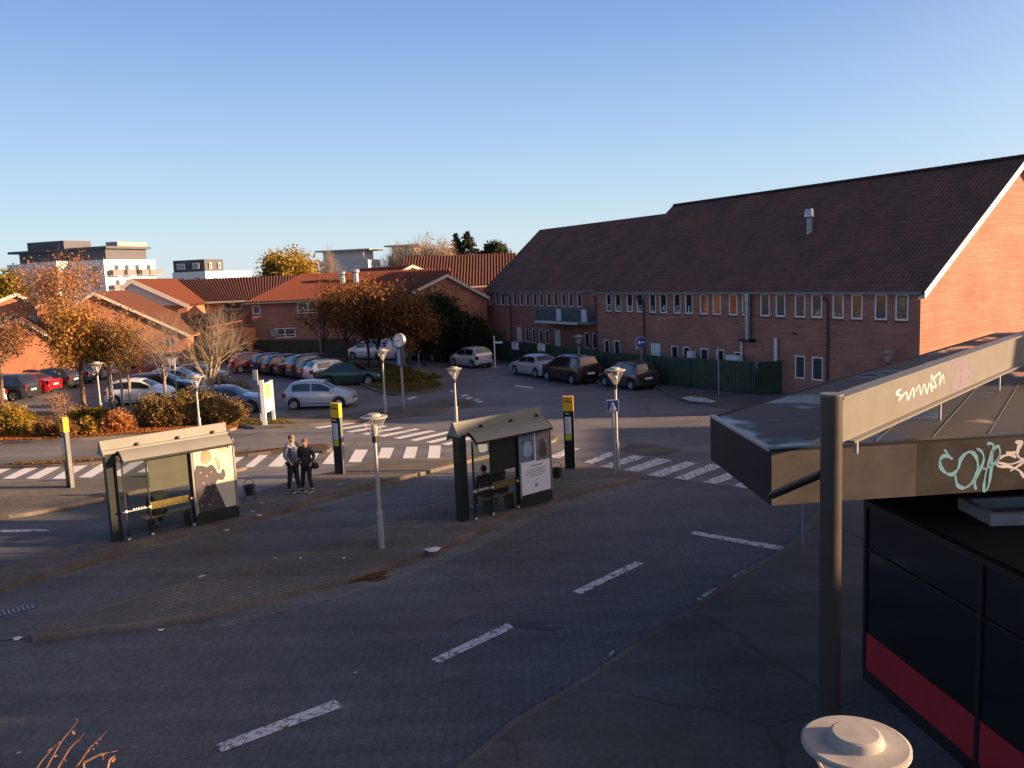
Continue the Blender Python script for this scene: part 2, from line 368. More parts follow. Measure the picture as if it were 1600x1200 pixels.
def strip(name, line, wd, z, m, side=1):
    P = [G(x, y, z) for x, y in line]; a = []; b = []
    for i, p in enumerate(P):
        d = (P[min(i+1, len(P)-1)]-P[max(i-1, 0)]).normalized(); q = Vector((-d.y, d.x, 0))*side
        a.append(p+q*.03); b.append(p+q*(wd+.03))
    vs = a+b; n = len(P)
    f = [(i, i+1, n+i+1, n+i) if side > 0 else (i+1, i, n+i, n+i+1) for i in range(n-1)]
    return struct(MB().add(vs, f), name, m)
strip('gutter_strip', [(330, 962), (450, 931), (540, 909), (600, 891), (662, 868), (720, 846), (760, 826), (810, 801), (870, 783), (932, 765), (1005, 747)], .75, .008, g_gut, -1)
strip('gutter_strip', [(0, 919), (130, 884), (242, 847), (372, 819), (475, 792), (600, 757)], .5, .008, g_gut, -1)

# ---- painted markings
def paintmat(name, wear, cell=.2, c=(.62, .64, .66)):
    m, t, b = principled(name); b.inputs['Roughness'].default_value = .7
    tc = t.nodes.new('ShaderNodeTexCoord')
    v = t.nodes.new('ShaderNodeTexVoronoi'); v.feature = 'DISTANCE_TO_EDGE'; v.inputs['Scale'].default_value = 1/cell; v.inputs['Randomness'].default_value = .5
    t.links.new(tc.outputs['Object'], v.inputs['Vector'])
    e = ramp(t, v.outputs['Distance'], [(.02, (1, 1, 1)), (.06, (0, 0, 0))])
    e = mixc(t, 1., e, ramp(t, noise(t, 3.1, 4, .6), [(.42, (.05, .05, .05)), (.6, (1, 1, 1))]), 'MULTIPLY')
    n = ramp(t, noise(t, 6, 8, .75), [(.62-wear, (0, 0, 0)), (.68-wear*.6, (1, 1, 1))])
    c1 = mixc(t, 1., e, n, 'LIGHTEN') if wear > .1 else n
    t.links.new(mixc(t, c1, c, (.05, .05, .052)), b.inputs['Base Color'])
    return m
p_new = paintmat('white_road_paint', .02)
p_worn = paintmat('worn_road_paint', .13, .22)
def mark(name, quads, m, z=.008):
    mb = MB()
    for q in quads:
        p = [G(x, y, z) for x, y in q]
        if (p[1]-p[0]).cross(p[2]-p[1]).z < 0: p = p[::-1]
        mb.sheet(p)
    return struct(mb, name, m)
near_w = []
zl = [((-36, 748), (-20, 748), (23, 730), (1, 730)), ((4, 748), (22, 748), (63, 729), (43, 729)), ((40, 748), (60, 748), (102, 726), (82, 726)), ((81, 748), (102, 748), (143, 723.5), (122, 723.5)),
      ((123, 746), (143, 746), (183, 722), (162, 722)), ((170, 744), (189, 744), (227, 720), (208, 720)), ((214, 738), (230, 738), (268, 717), (250, 717)), ((258, 737), (276, 737), (310, 716), (290, 716)),
      ((300, 734), (318, 734), (350, 714), (331, 714)), ((342, 731), (359, 731), (384, 712), (366, 712)), ((381, 730), (396, 730), (419, 711), (405, 711)), ((418, 729), (441, 729), (462, 708), (440, 708)),
      ((463, 727), (486, 727), (500, 706), (480, 706)), ((503, 725), (523, 725), (536, 704), (520, 704)), ((544, 722), (564, 722), (575, 702.5), (555, 702.5)), ((590, 716), (609, 716), (616, 699.5), (596, 699.5)),
      ((629, 716), (648, 716), (653, 698), (635, 698)), ((668, 716), (687, 716), (689, 696), (671, 696)), ((713, 711), (729, 711), (727, 695), (713, 695)), ((749, 707), (762, 707), (761, 694), (746, 694)),
      ((790, 694), (806, 696), (822, 690), (806, 688))]
zr = [((858, 714), (872, 716), (907, 701), (890, 699)), ((912, 722), (924, 724.5), (973, 707), (953, 706)), ((937, 729), (957, 732), (1009, 713.5), (989, 711)), ((975, 734), (995, 737), (1051, 719), (1027, 716)),
      ((1010, 742), (1033, 745), (1090, 724), (1072, 721)), ((1053, 747), (1073, 750), (1130, 728), (1110, 725)), ((1098, 753), (1119, 756), (1180, 735), (1160, 730)), ((1145, 759), (1167, 763), (1206, 747), (1188, 741)), ((1190, 766), (1212, 770), (1250, 755), (1230, 750))]
mark('zebra_crossing', zl, p_new); mark('zebra_crossing', zr, p_worn, .012)
q2 = []
L0, L1 = Vector((466, 664.5)), Vector((689, 694)); R0, R1 = Vector((524, 657.5)), Vector((748, 679))
for i in range(10):
    f = i/9; a = L0.lerp(L1, f); b = R0.lerp(R1, f); wd = 8+3*f
    q2.append(((a.x, a.y), (a.x+wd, a.y+1.6), (b.x+wd*.8, b.y+1.5), (b.x, b.y)))
mark('zebra_crossing', q2, p_new)
mark('lane_marking', [((338, 1163), (346, 1175), (537, 1104), (523, 1093)), ((674, 1030), (686, 1036), (803, 981), (794, 973)), ((895, 924), (908, 928), (1006, 880), (992, 877))], p_worn, .012)
mark('stop_line', [((1079, 834), (1083, 829.5), (1226, 854), (1218, 860)), ((1218, 860), (1226, 854), (1247, 845), (1241, 850))], p_worn, .012)
mark('edge_marking', [((941, 1028), (946, 1030), (962, 1019), (957, 1017)), ((1088, 936), (1096, 938), (1120, 922), (1108, 922)), ((1108, 922), (1120, 925), (1152, 921), (1134, 915)), ((1143, 901), (1150, 903), (1170, 893), (1163, 890)), ((1168, 889), (1175, 889), (1182, 884), (1177, 883))], paintmat('very_worn_paint', .16, .2), .012)
mark('give_way_marking', [((635, 623), (640, 624.5), (652, 620.5), (647, 619.5)), ((703, 610.5), (703, 612.5), (711, 612), (710, 610.5)), ((720, 618), (722, 620), (733, 618), (730, 616.5)), ((727, 622), (730, 624), (740, 621.5), (736, 620)), ((740, 625), (743, 626.5), (749, 624.5), (746, 623.5)), ((745, 628), (748, 629.5), (756, 627.5), (752, 626.5))], p_new)
mark('lane_marking', [((803, 601.5), (806, 603.5), (833, 607), (833, 605))], p_new)
mark('edge_marking', [((0, 831), (78, 829.5), (70, 827), (0, 827.5))], p_worn)
blot = paintmat('paint_residue', .17, .3)
mark('paint_residue', [((1064, 622), (1080, 627), (1112, 629), (1120, 627), (1100, 621), (1078, 619))], p_worn, .129)
g_stain = mat('oil_stain', (.016, .016, .017), .5, var=.3)
def blob(name, cx, cy, rx, ry, m, z=.010, n=26):
    p = [G(cx+rx*math.cos(a)*(1+.25*math.sin(3*a+cx)+random.uniform(-.15, .15)), cy+ry*math.sin(a)*(1+.2*math.cos(2*a+cy)), z) for a in [2*math.pi*i/n for i in range(n)]][::-1]
    return struct(MB().sheet(p), name, m)
blob('oil_stain', 828, 976, 28, 5, g_stain); blob('oil_stain', 858, 982, 22, 3, g_stain, .011); blob('oil_stain', 925, 927, 20, 4, g_stain); blob('oil_stain', 1115, 900, 32, 4, g_stain)
[blob('damp_stain', x_, y_, a_, b_, mat('damp_patch', (.05, .052, .056), .6, var=.3), .0125) for x_, y_, a_, b_ in ((700, 985, 60, 5), (420, 1100, 70, 7), (880, 880, 45, 4), (560, 1140, 50, 6))] if False else None
blob('dirt_patch', 1012, 702, 46, 8, groundmat('worn_dirt', (.11, .098, .085), .5, .9)); blob('leaf_patch', 580, 903, 26, 6, g_earth)
mark('lane_patch', [((600, 985), (820, 900), (860, 912), (640, 1003))], groundmat('asphalt_patch', (.098, .102, .108), .25), .0085)
# drain grating
t_ = thing('drain_grating', 'black iron drain grating sunk in the bus lane at the far left', 'drain', tuple(G(22, 955, .0)), R(38))
b_ = MB().box(-.42, .42, -.17, .17, .0, .012); b_.build('frame', m_dark, t_)
b_ = MB()
for i in range(9): b_.box(-.38+i*.09, -.35+i*.09, -.15, .15, .012, .018)
b_.build('grate', m_grey, t_)

# ================================================================ BIG BRICK BUILDING
brick = brickmat('red_brick', (.425, .172, .115), (.335, .128, .09), (.34, .26, .22))
rooft = tilemat('dark_roof_tile', (.13, .078, .068), (.17, .092, .076), .9)
def wall_open(mb, x0, x1, z0, z1, y, op, dep=.1, face=-1):
    """vertical wall in the local xz plane at y with recessed openings (xa,xb,za,zb)"""
    xs = sorted(set([x0, x1]+[v for o in op for v in o[:2]])); zs = sorted(set([z0, z1]+[v for o in op for v in o[2:4]]))
    for a, b in zip(xs, xs[1:]):
        for c, d in zip(zs, zs[1:]):
            if any(o[0] <= a+1e-6 and b-1e-6 <= o[1] and o[2] <= c+1e-6 and d-1e-6 <= o[3] for o in op): continue
            mb.add([(a, y, c), (b, y, c), (b, y, d), (a, y, d)], [(0, 1, 2, 3)])
    for a, b, c, d in [o[:4] for o in op]:
        e = y+dep
        mb.add([(a, y, c), (b, y, c), (b, y, d), (a, y, d), (a, e, c), (b, e, c), (b, e, d), (a, e, d)], [(0, 4, 5, 1), (1, 5, 6, 2), (2, 6, 7, 3), (3, 7, 4, 0)])
def window(parent, a, b, c, d, y, dep=.1, fw=.075, bars=(), mf=None, mg=None, name='window', hbars=()):
    f = MB(); y0 = y+dep-.085; y1 = y+dep+.03
    f.box(a, a+fw, y0, y1, c, d); f.box(b-fw, b, y0, y1, c, d); f.box(a+fw, b-fw, y0, y1, c, c+fw); f.box(a+fw, b-fw, y0, y1, d-fw, d)
    for x in bars: f.box(x-fw*.45, x+fw*.45, y0+.004, y1, c+fw, d-fw)
    for z in hbars: f.box(a+fw, b-fw, y0+.006, y1, z-fw*.4, z+fw*.4)
    o = f.build(name, mf or m_frame, parent)
    MB().add([(a+fw, y0+.03, c+fw), (b-fw, y0+.03, c+fw), (b-fw, y0+.03, d-fw), (a+fw, y0+.03, d-fw)], [(0, 1, 2, 3)]).build('pane', mg or m_glass, o)
    return o
def roof(parent, x0, x1, ye, ze, yr, zr, m, th=.14, name='roof', uvs=1.):
    """one slope as a slab with uv along the slope; ye,ze eave, yr,zr ridge"""
    L = math.hypot(yr-ye, zr-ze); mb = MB(); ny, nz = (-(zr-ze)/L, (yr-ye)/L)
    if nz < 0: ny, nz = -ny, -nz
    a = [(x0, ye, ze), (x1, ye, ze), (x1, yr, zr), (x0, yr, zr)]
    mb.slab(a, (0, -ny*th, -nz*th))
    o = mb.build(name, m, parent)
    uv = o.data.uv_layers.new(name='uv')
    for p in o.data.polygons:
        for li in p.loop_indices:
            v = o.data.vertices[o.data.loops[li].vertex_index].co
            uv.data[li].uv = (v.x*uvs, math.hypot(v.y-ye, v.z-ze)*uvs)
    return o
C1 = G(1435, 643); TH = R(-28.5)
dv = Vector((math.sin(TH), math.cos(TH), 0)); nv = Vector((dv.y, -dv.x, 0))
RZ = math.atan2(-dv.y, -dv.x)
BB = thing('brick_building', 'long two-storey red brick building with a steep dark tiled roof and sunlit gable', 'building', tuple(C1), RZ)
SR = 25.0; SL = 47.6; ML = 3.0; RD = 7.0; RH = 11.02; EH = 5.3; LRD = 9.4; LRH = 10.78
wins = [(.60, 1.27), (1.69, 2.35), (3.0, 3.65), (4.08, 4.74), (5.37, 6.04), (6.43, 7.11), (7.75, 8.41), (8.82, 9.49), (10.2, 10.85), (11.21, 11.87), (12.52, 13.19), (13.59, 14.27), (14.91, 15.58), (16.0, 16.65), (17.28, 17.97), (18.37, 19.0), (19.65, 20.32), (20.73, 21.4), (22.04, 22.69), (23.11, 23.72)]
low = [(5.3, 6.0, .87, 2.06), (6.43, 7.1, .87, 2.06), (10.85, 11.5, .3, 1.98), (12.3, 12.95, .3, 2.03), (13.6, 14.3, .3, 2.03), (15.2, 15.85, .3, 2.03), (16.3, 16.95, .3, 2.03), (22.3, 22.95, .6, 2.06), (23.5, 24.1, .6, 2.06)]
door_r = [(18.0, 19.0, .1, 2.1)]
opR = [(-b, -a, 4.0, 5.2) for a, b in wins]+[(-b, -a, c, d) for a, b, c, d in low+door_r]
wl = MB(); wall_open(wl, -SR, 0, -.3, EH, 0, opR)
# gable, near end
wl.add([(0, 0, -.3), (0, 2*RD, -.3), (0, 2*RD, EH), (0, RD, RH-.05), (0, 0, EH)], [(0, 1, 2, 3, 4)])
wl.add([(-SR, 0, -.3), (-SR, ML, -.3), (-SR, 2*RD, -.3), (-SR, 2*RD, EH), (-SR, RD, RH-.05), (-SR, 0, EH)], [(5, 4, 3, 2, 1, 0)])
wl.add([(-SR, 2*RD, -.3), (0, 2*RD, -.3), (0, 2*RD, EH), (-SR, 2*RD, EH)], [(3, 2, 1, 0)])
wl.build('wall', brick, BB)
letters = 'TANDLÆGE'
def text_mesh(txt, size, m, parent, loc, rot=(R(90), 0, 0), ext=.004, name='lettering', center=True, scalex=1.):
    cu = bpy.data.curves.new('t', 'FONT'); cu.body = txt; cu.size = size; cu.extrude = ext
    if center: cu.align_x = 'CENTER'
    ob = bpy.data.objects.new('t', cu); col.objects.link(ob)
    me = bpy.data.meshes.new_from_object(ob.evaluated_get(bpy.context.evaluated_depsgraph_get()))
    bpy.data.objects.remove(ob); me.materials.clear(); me.materials.append(m)
    o = bpy.data.objects.new(name, me); col.objects.link(o); o.parent = parent; o.location = loc; o.rotation_euler = rot; o.scale = (scalex, 1, 1)
    return o
for i, (a, b) in enumerate(wins):
    o = window(BB, -b, -a, 4.0, 5.2, 0)
    if i >= 12: text_mesh(letters[19-i], .5, m_white, o, (-(a+b)/2, .036, 4.12))
    s = MB().box(-b-.03, -a+.03, -.03, .1, 3.9, 3.985); s.build('sill', mat('brick_sill', (.14, .06, .045), .9), o)
for a, b, c, d in low: window(BB, -b, -a, c, d, 0, fw=.07)
def door(parent, a, b, c, d, y, m=m_white):
    o = MB().box(a+.02, b-.02, y+.03, y+.09, c, d-.02).build('door', m, parent)
    MB().box(b-.16, b-.1, y-.01, y+.03, (c+d)/2-.02, (c+d)/2+.02).build('handle', m_chrome, o); return o
door(BB, -19, -18, .1, 2.1, 0)
ro = .22; sl = (RH-EH)/RD
roof(BB, -SR-.05, .32, -ro, EH-sl*ro+.16, RD, RH+.16, rooft); roof(BB, -SR-.05, .32, 2*RD+ro, EH-sl*ro+.16, RD, RH+.155, rooft)
bb = MB(); 
for s_ in (0, 1):
    ys, ye_ = (-ro-.02, RD) if not s_ else (2*RD+ro+.02, RD)
    zs_ = EH-sl*(ro+.02)+.19
    bb.slab([(.325, ys, zs_), (.325, ye_, RH+.19), (.325, ye_, RH-.12), (.325, ys, zs_-.31)], (.05, 0, 0))
    bb.slab([(.01, ys, zs_-.31), (.32, ys, zs_-.31), (.32, ye_, RH-.12), (.01, ye_, RH-.12)], (0, 0, .03))
bb.build('bargeboard', mat('cream_bargeboard', (.78, .72, .58), .5, var=.05), BB)
rc = MB()
for i in range(60):
    x = .3-i*.42; rc.tube((x, RD, RH+.18), (x-.43, RD, RH+.2), .11, .1, 8)
rc.build('ridge_tiles', rooft, BB)
gut = MB(); gut.box(-SR, .2, -ro-.1, -ro-.01, EH-.12, EH-.01); gut.box(-SR, .2, -ro, -.001, EH-.03, EH-.005)
gut.build('gutter', mat('zinc_gutter', (.16, .18, .18), .5, .3), BB)
# downpipes, ducts
def pipe(parent, name, pts, r, m, brackets=()):
    o = MB().path(pts, r).build(name, m, parent, True)
    for z in brackets:
        x, y = pts[-1][0], pts[-1][1]; MB().box(x-r-.05, x+r+.05, y-r-.03, y+.12, z-.03, z+.03).build('bracket', m, o)
    return o
pd_ = mat('dark_downpipe', (.06, .055, .055), .5, .2)
pipe(BB, 'downpipe', [(-5.1, -ro, EH-.25), (-5.1, -ro, 4.95), (-4.95, -.09, 4.85), (-4.95, -.09, 0)], .05, pd_)
pipe(BB, 'downpipe', [(-20.0, -ro, EH-.25), (-20.0, -ro, 4.9), (-19.5, -.09, 4.85), (-19.5, -.09, 0)], .05, pd_)
pipe(BB, 'downpipe', [(-24.9, -ro, EH-.25), (-24.9, -.08, 4.9), (-24.9, -.08, 0)], .05, pd_)
pipe(BB, 'vent_duct', [(-10.2, -.22, EH-.1), (-10.2, -.22, 2.75)], .16, mat('steel_duct', (.33, .35, .38), .35, .7, .2), (3.6,))
MB().box(-10.6, -9.8, -.5, 0, 2.62, 2.75).build('duct_hood', m_dark, BB)
pipe(BB, 'white_pipe', [(-8.25, -.14, 2.9), (-8.25, -.14, .3)], .1, m_white)
pipe(BB, 'white_pipe', [(-10.75, -.14, 2.7), (-10.75, -.14, .3)], .06, m_white)
MB().box(-20.3, -20.0, -.2, 0, 1.6, 1.9).build('wall_lamp', mat('cream_lamp', (.5, .46, .36), .5), BB)
MB().box(-7.2, -7.0, -.05, 0, 3.1, 3.22).build('air_brick', m_dark, BB)
# roof cowl
cx_, cy_ = -9.4, 3.9; cz_ = EH+sl*cy_+.1
ck = MB(); ck.tube((cx_, cy_-.3, cz_-.4), (cx_, cy_-.3, cz_+.55), .16, .16, 12); 
o = ck.build('roof_cowl', m_grey, BB, True)
MB().lathe([(.16, .55), (.3, .62), (.24, .95), (.2, 1.05), (.0, 1.06)], 12, Matrix.Translation((cx_, cy_-.3, cz_))).build('cap', m_chrome, o, True)
# left, set-back wing
wl2 = [(30.2+2.29*k+j, 30.2+2.29*k+j+.66) for k in range(8) for j in (0, 1.06)]
wl2 = [w_ for w_ in wl2 if w_[1] < SL-.4]
def bal(w_): return False
lowL = [(29.35, 29.95), (30.4, 31.0), (36.35, 36.95), (37.4, 38.0), (38.6, 39.2), (39.7, 40.3)]
doorsL = [(34.6, 35.5), (41.0, 41.9)]
opL = [(-b, -a, 4.0, 5.14) for a, b in wl2 if not (30.1 < a < 30.5 or 32.4 < a < 33.9 and False)]
opL += [(-b, -a, .85, 2.05) for a, b in lowL]+[(-b, -a, .1, 2.1) for a, b in doorsL]
wl = MB(); wall_open(wl, -SL, -SR, -.3, EH, ML, opL)
EL = EH; sl2 = (LRH-EL)/(LRD-ML); LB = 2*LRD-ML
wl.add([(-SL, ML, -.3), (-SL, LB, -.3), (-SL, LB, EL), (-SL, LRD, LRH-.05), (-SL, ML, EL)], [(4, 3, 2, 1, 0)])
wl.add([(-SL, LB, -.3), (-SR, LB, -.3), (-SR, LB, EL), (-SL, LB, EL)], [(3, 2, 1, 0)])
wl.build('wall', brick, BB)
for a, b in wl2:
    o = window(BB, -b, -a, 4.0, 5.14, ML); MB().box(-b-.03, -a+.03, ML-.03, ML+.1, 3.9, 3.985).build('sill', MC['brick_sill'], o)
for a, b in lowL: window(BB, -b, -a, .85, 2.05, ML, fw=.07)
for a, b in doorsL: door(BB, -b, -a, .1, 2.1, ML)
roof(BB, -SL-.35, -SR-.06, ML-ro, EL-sl2*ro+.16, LRD, LRH+.16, rooft); roof(BB, -SL-.35, -SR-.06, LB+ro, EL-sl2*ro+.16, LRD, LRH+.155, rooft)
MB().box(-SL-.3, -SR-.02, ML-ro-.1, ML-ro-.01, EL-.12, EL-.01).box(-SL, -SR-.02, ML-ro, ML-.001, EL-.03, EL-.005).build('gutter', MC['zinc_gutter'], BB)
pipe(BB, 'downpipe', [(-43.3, ML-ro, EH-.25), (-43.3, ML-ro, 4.95), (-42.7, ML-.09, 4.85), (-42.7, ML-.09, 0)], .05, pd_)
MB().tube((-27.2, ML+3.2, 8.4), (-27.2, ML+3.2, 9.1), .13, .13, 10).build('roof_vent', m_grey, BB, True)
# balcony in front of the set-back wing
bx0, bx1, by0 = -36.2, -28.2, ML-1.35
o = MB().box(bx0, bx1, by0, ML-.01, 2.82, 2.98).build('balcony', mat('balcony_slab', (.3, .3, .3), .8), BB)
r_ = MB()
for x in np.linspace(bx0+.03, bx1-.03, 9): r_.box(x-.025, x+.025, by0-.05, by0-.0, 2.75, 3.98)
for x in np.linspace(bx0+.05, bx1-.05, 80): r_.box(x-.008, x+.008, by0-.035, by0-.02, 3.02, 3.94)
r_.box(bx0, bx1, by0-.06, by0+.01, 3.94, 3.99); r_.box(bx0, bx0+.05, by0, ML-.02, 3.94, 3.99); r_.box(bx1-.05, bx1, by0, ML-.02, 3.94, 3.99)
for y in np.linspace(by0+.05, ML-.1, 12): r_.box(bx0+.01, bx0+.03, y-.008, y+.008, 3.0, 3.94); r_.box(bx1-.03, bx1-.01, y-.008, y+.008, 3.0, 3.94)
r_.build('railing', mat('grey_railing', (.22, .23, .25), .5, .3), o)
MB().box(bx0+.05, bx1-1.6, by0-.08, by0-.065, 2.76, 2.94).build('fascia', m_white, o)
MB().box(bx0+.1, bx1-.1, by0-.015, by0-.008, 3.05, 3.9).build('screen', mat('smoked_screen', (.13, .13, .14), .3), o)
for xx in (-32.45, -28.9): MB().box(xx-.35, xx+.35, by0-.062, by0-.056, 3.02, 3.93).build('white_panel', m_white, o)

# ---- green board fence with posts
g_fence = mat('dark_green_boards', (.034, .055, .034), .75, var=.35, scale=2.5)
def fence(name, label, pts, h, m, board=.14, post_every=2.2, group=None, z0=.0, mp=None):
    root = thing(name, label, 'fence', tuple(pts[0]), 0, group); o0 = Vector(pts[0])
    for a, b in zip(pts, pts[1:]):
        a = Vector(a)-o0; b = Vector(b)-o0; d = b-a; L = d.length; d.normalize(); q = Vector((-d.y, d.x, 0))
        M = Matrix.Translation(a) @ Matrix(((d.x, q.x, 0, 0), (d.y, q.y, 0, 0), (0, 0, 1, 0), (0, 0, 0, 1)))
        mb = MB(); n = int(L/board)
        for i in range(n):
            e = random.uniform(-.012, .012); mb.box(i*board, (i+1)*board-.012, e-.012, e+.012, .04, h+random.uniform(-.01, .01), M)
        mb.build('board_panel', m, root)
        for k in range(int(L/post_every)+1):
            MB().box(k*post_every-.045, k*post_every+.045, -.07, -.03, 0, h-.05, M).build('post', mp or m, root)
    return root
fp = [G(758, 560, 0), G(945, 592, 0), G(1032, 602, 0), G(1120, 610.5, .0), G(1184, 617, 0), G(1225, 614, 0)]
f1 = fence('board_fence', 'dark green board fence along the brick building behind the parked cars', fp, 1.72, g_fence)
f2 = fence('board_fence', 'higher dark green fence section at the far end by the low gabled house', [G(716, 558, 0), G(784, 560, 0), G(792, 556, 0)], 2.15, g_fence)
fw_ = mat('weathered_boards', (.05, .05, .032), .85, var=.3)
f3 = fence('board_fence', 'weathered olive board fence in front of the middle brick house', [G(392, 561, 0), G(485, 561, 0), G(560, 560, 0)], 1.75, fw_)
f4 = fence('board_fence', 'low dark fence at the back of the left car park', [G(60, 576, 0), G(200, 572, 0), G(392, 565, 0)], 1.5, mat('dark_hedge_boards', (.03, .028, .018), .9, var=.4))
# air conditioners / white boxes behind the fence
def on_wall(s_, y, z): return tuple(C1-dv*-s_+nv*y+Vector((0, 0, z)))
def white_box(s_, y, w_, d_, h_, z, label):
    t = thing('air_conditioner', label, 'air conditioner', on_wall(s_, y, z), RZ)
    MB().box(-w_/2, w_/2, -d_/2, d_/2, 0, h_).build('casing', m_white, t)
    k = MB(); k.lathe([(h_*.36, 0), (h_*.36, -.012), (.02, -.012)], 16, Matrix.Translation((0, -d_/2-.0, h_/2)) @ Matrix.Rotation(R(90), 4, 'X')); k.build('fan_grille', m_grey, t)
    MB().box(-w_/2+.05, -w_/2+.1, -d_/2, d_/2, -z, 0).box(w_/2-.1, w_/2-.05, -d_/2, d_/2, -z, 0).build('stand', m_grey, t)
white_box(10.9, -.55, .9, .4, .6, 1.25, 'white air conditioning unit behind the green fence below the steel duct')
white_box(9.9, -.7, 1.4, .5, .35, 1.22, 'low wide white cabinet beside the air conditioning unit behind the fence')
white_box(14.5, -.5, .45, .3, .5, 1.35, 'small white box between two ground floor windows above the fence')
# signs fixed to the fence
def plate(label, p, w_, h_, m, th=RZ, marks=None, cat='sign', name='sign_plate'):
    t = thing(name, label, cat, tuple(p), th)
    MB().box(-w_/2, w_/2, -.01, .01, 0, h_).build('plate', m, t)
    if marks:
        k = MB()
        for (a, b, c, d) in marks: k.box(a, b, -.014, -.0105, c, d)
        k.build('printing', m_black, t)
    return t
rows = lambda w_, h_, n: [(-w_*.38, w_*.38*(.6+.4*random.random()), h_*(i+.35)/n, h_*(i+.6)/n) for i in range(n)]
plate('small white parking sign on the green fence left of the dustbins', D(805, 546, 60.2), .95, .55, m_white, RZ, rows(.95, .55, 3))
plate('small white parking sign on the green fence above the silver saloon', D(846, 548.5, 58.2), .95, .5, m_white, RZ, rows(.95, .5, 3))
plate('tall narrow white notice on the dark fence behind the silver hatchback', D(716.5, 540, 68.5), .35, .85, m_white, 0, rows(.35, .85, 5))
plate('square white notice board on the weathered fence behind the car park', D(479, 544, 76), .55, .65, mat('pale_lilac', (.5, .48, .6), .6), 0, rows(.55, .65, 3))
# two dark wheelie bins by the fence
def wheelie(p, rz, label):
    t = thing('wheelie_bin', label, 'bin', tuple(p), rz, 'wheelie bins at the green fence')
    MB().add([(-.24, -.28, .08), (.24, -.28, .08), (.24, .28, .08), (-.24, .28, .08), (-.3, -.36, .98), (.3, -.36, .98), (.3, .36, .98), (-.3, .36, .98)], [(3, 2, 1, 0), (0, 1, 5, 4), (1, 2, 6, 5), (2, 3, 7, 6), (3, 0, 4, 7), (4, 5, 6, 7)]).build('body', m_black, t)
    MB().box(-.32, .32, -.4, .36, .98, 1.04).build('lid', mat('bin_lid', (.03, .03, .035), .5), t)
    for s_ in (-1, 1): MB().tube((s_*.26, .28, .1), (s_*.32, .28, .1), .1, .1, 12).build('wheel', m_rubber, t)
for i_, (x_, lb) in enumerate(((822, 'black wheelie bin at the green fence, the left one of the pair'), (836, 'black wheelie bin at the green fence, the right one of the pair'))):
    q_ = G(x_, 570+i_*2); wheelie(q_, RZ, lb)
# ================================================================ OTHER BUILDINGS
RG = R(28.5)
brick2 = brickmat('orange_brick', (.45, .17, .09), (.36, .125, .065), (.3, .23, .18))
t_brown = tilemat('brown_tile', (.27, .12, .085), (.34, .15, .105))
t_red = tilemat('red_tile', (.34, .115, .07), (.42, .145, .09))
m_vergew = mat('white_verge_boards', (.5, .46, .4), .6, var=.08)
def corr(p00, p10, p11, p01, pitch, r, m, name, parent, th=.12):
    """pantile slope: ribs run from the eave p00-p10 up to the ridge p01-p11"""
    p00, p10, p11, p01 = map(Vector, (p00, p10, p11, p01)); nrm = (p10-p00).cross((p01+p11)/2-p00).normalized()
    if nrm.z < 0: nrm = -nrm
    L = max((p10-p00).length, (p11-p01).length); n = max(2, int(L/pitch))*4; vs = []; fs = []; rows_ = 6
    for i in range(n+1):
        f = i/n; h = r*abs(math.sin(math.pi*(i % 4)/4))*2
        a = p00.lerp(p10, f); b = p01.lerp(p11, f)
        for k in range(rows_+1): vs.append(a.lerp(b, k/rows_)+nrm*h)
    for i in range(n):
        for k in range(rows_):
            q = i*(rows_+1)+k; fs.append((q, q+rows_+1, q+rows_+2, q+1))
    mb = MB().add(vs, fs); mb.slab([p00, p10, p11, p01], -nrm*th)
    return mb.build(name, m, parent)
def flocal(O, rz, x, y, axis='y', off=0.):
    """point of the photo ray on the local plane axis=off of a frame at O, in local coordinates"""
    M = Matrix.Rotation(-rz, 3, 'Z'); r = M @ Vector(ray(x, y)); c = M @ (Vector((0, 0, H))-Vector((O[0], O[1], 0)))
    i = 1 if axis == 'y' else 0
    t = (off-c[i])/r[i]; return c+r*t
def pxwins(parent, O, rz, rects, axis='y', bars=1, **k):
    out = []
    for (x0, y0, x1, y1) in rects:
        a = flocal(O, rz, x0, y1, axis); b = flocal(O, rz, x1, y0, axis)
        out.append((a.x, b.x, a.z, b.z))
    return out
# middle brick house with the red hipped pantile roof
O = Vector((D(392, 470, 80).x, 80, 0))
MH = thing('brick_house', 'long brick house with red hipped pantile roof behind the car park, in shade', 'house', tuple(O), 0)
ops = pxwins(MH, O, 0, [(465, 472, 497, 490), (505, 471, 533, 489), (430, 512, 461, 528), (395, 477, 406, 491)])
lenM = 18.5
wb = MB(); wall_open(wb, 0, lenM, 0, 5.25, 0, ops); wb.add([(0, 0, 0), (0, 12, 0), (0, 12, 5.25), (0, 0, 5.25)], [(3, 2, 1, 0)]); wb.add([(lenM, 0, 0), (lenM, 12, 0), (lenM, 12, 5.25), (lenM, 0, 5.25)], [(0, 1, 2, 3)])
wb.build('wall', brick, MH)
for a, b, c, d in ops: window(MH, a, b, c, d, 0, bars=((a+b)/2,) if b-a > 1 else (), hbars=(c+(d-c)*.3,) if b-a > 1 else (), fw=.08)
e = .5; r0 = Vector((3.6, 6, 7.6)); r1 = Vector((lenM, 6, 7.6))
corr((-e, -e, 5.15), (lenM, -e, 5.15), r1, r0, .34, .05, t_red, 'roof', MH)
corr((-e, 12.5, 5.15), (-e, -e, 5.15), r0, r0+Vector((.01, .01, 0)), .34, .05, t_red, 'roof', MH)
corr((lenM, 12.5, 5.15), (-e, 12.5, 5.15), r0, r1, .34, .05, t_red, 'roof', MH)
MB().box(-e-.1, lenM, -e-.12, -e, 5.0, 5.12).build('gutter', MC['zinc_gutter'], MH)
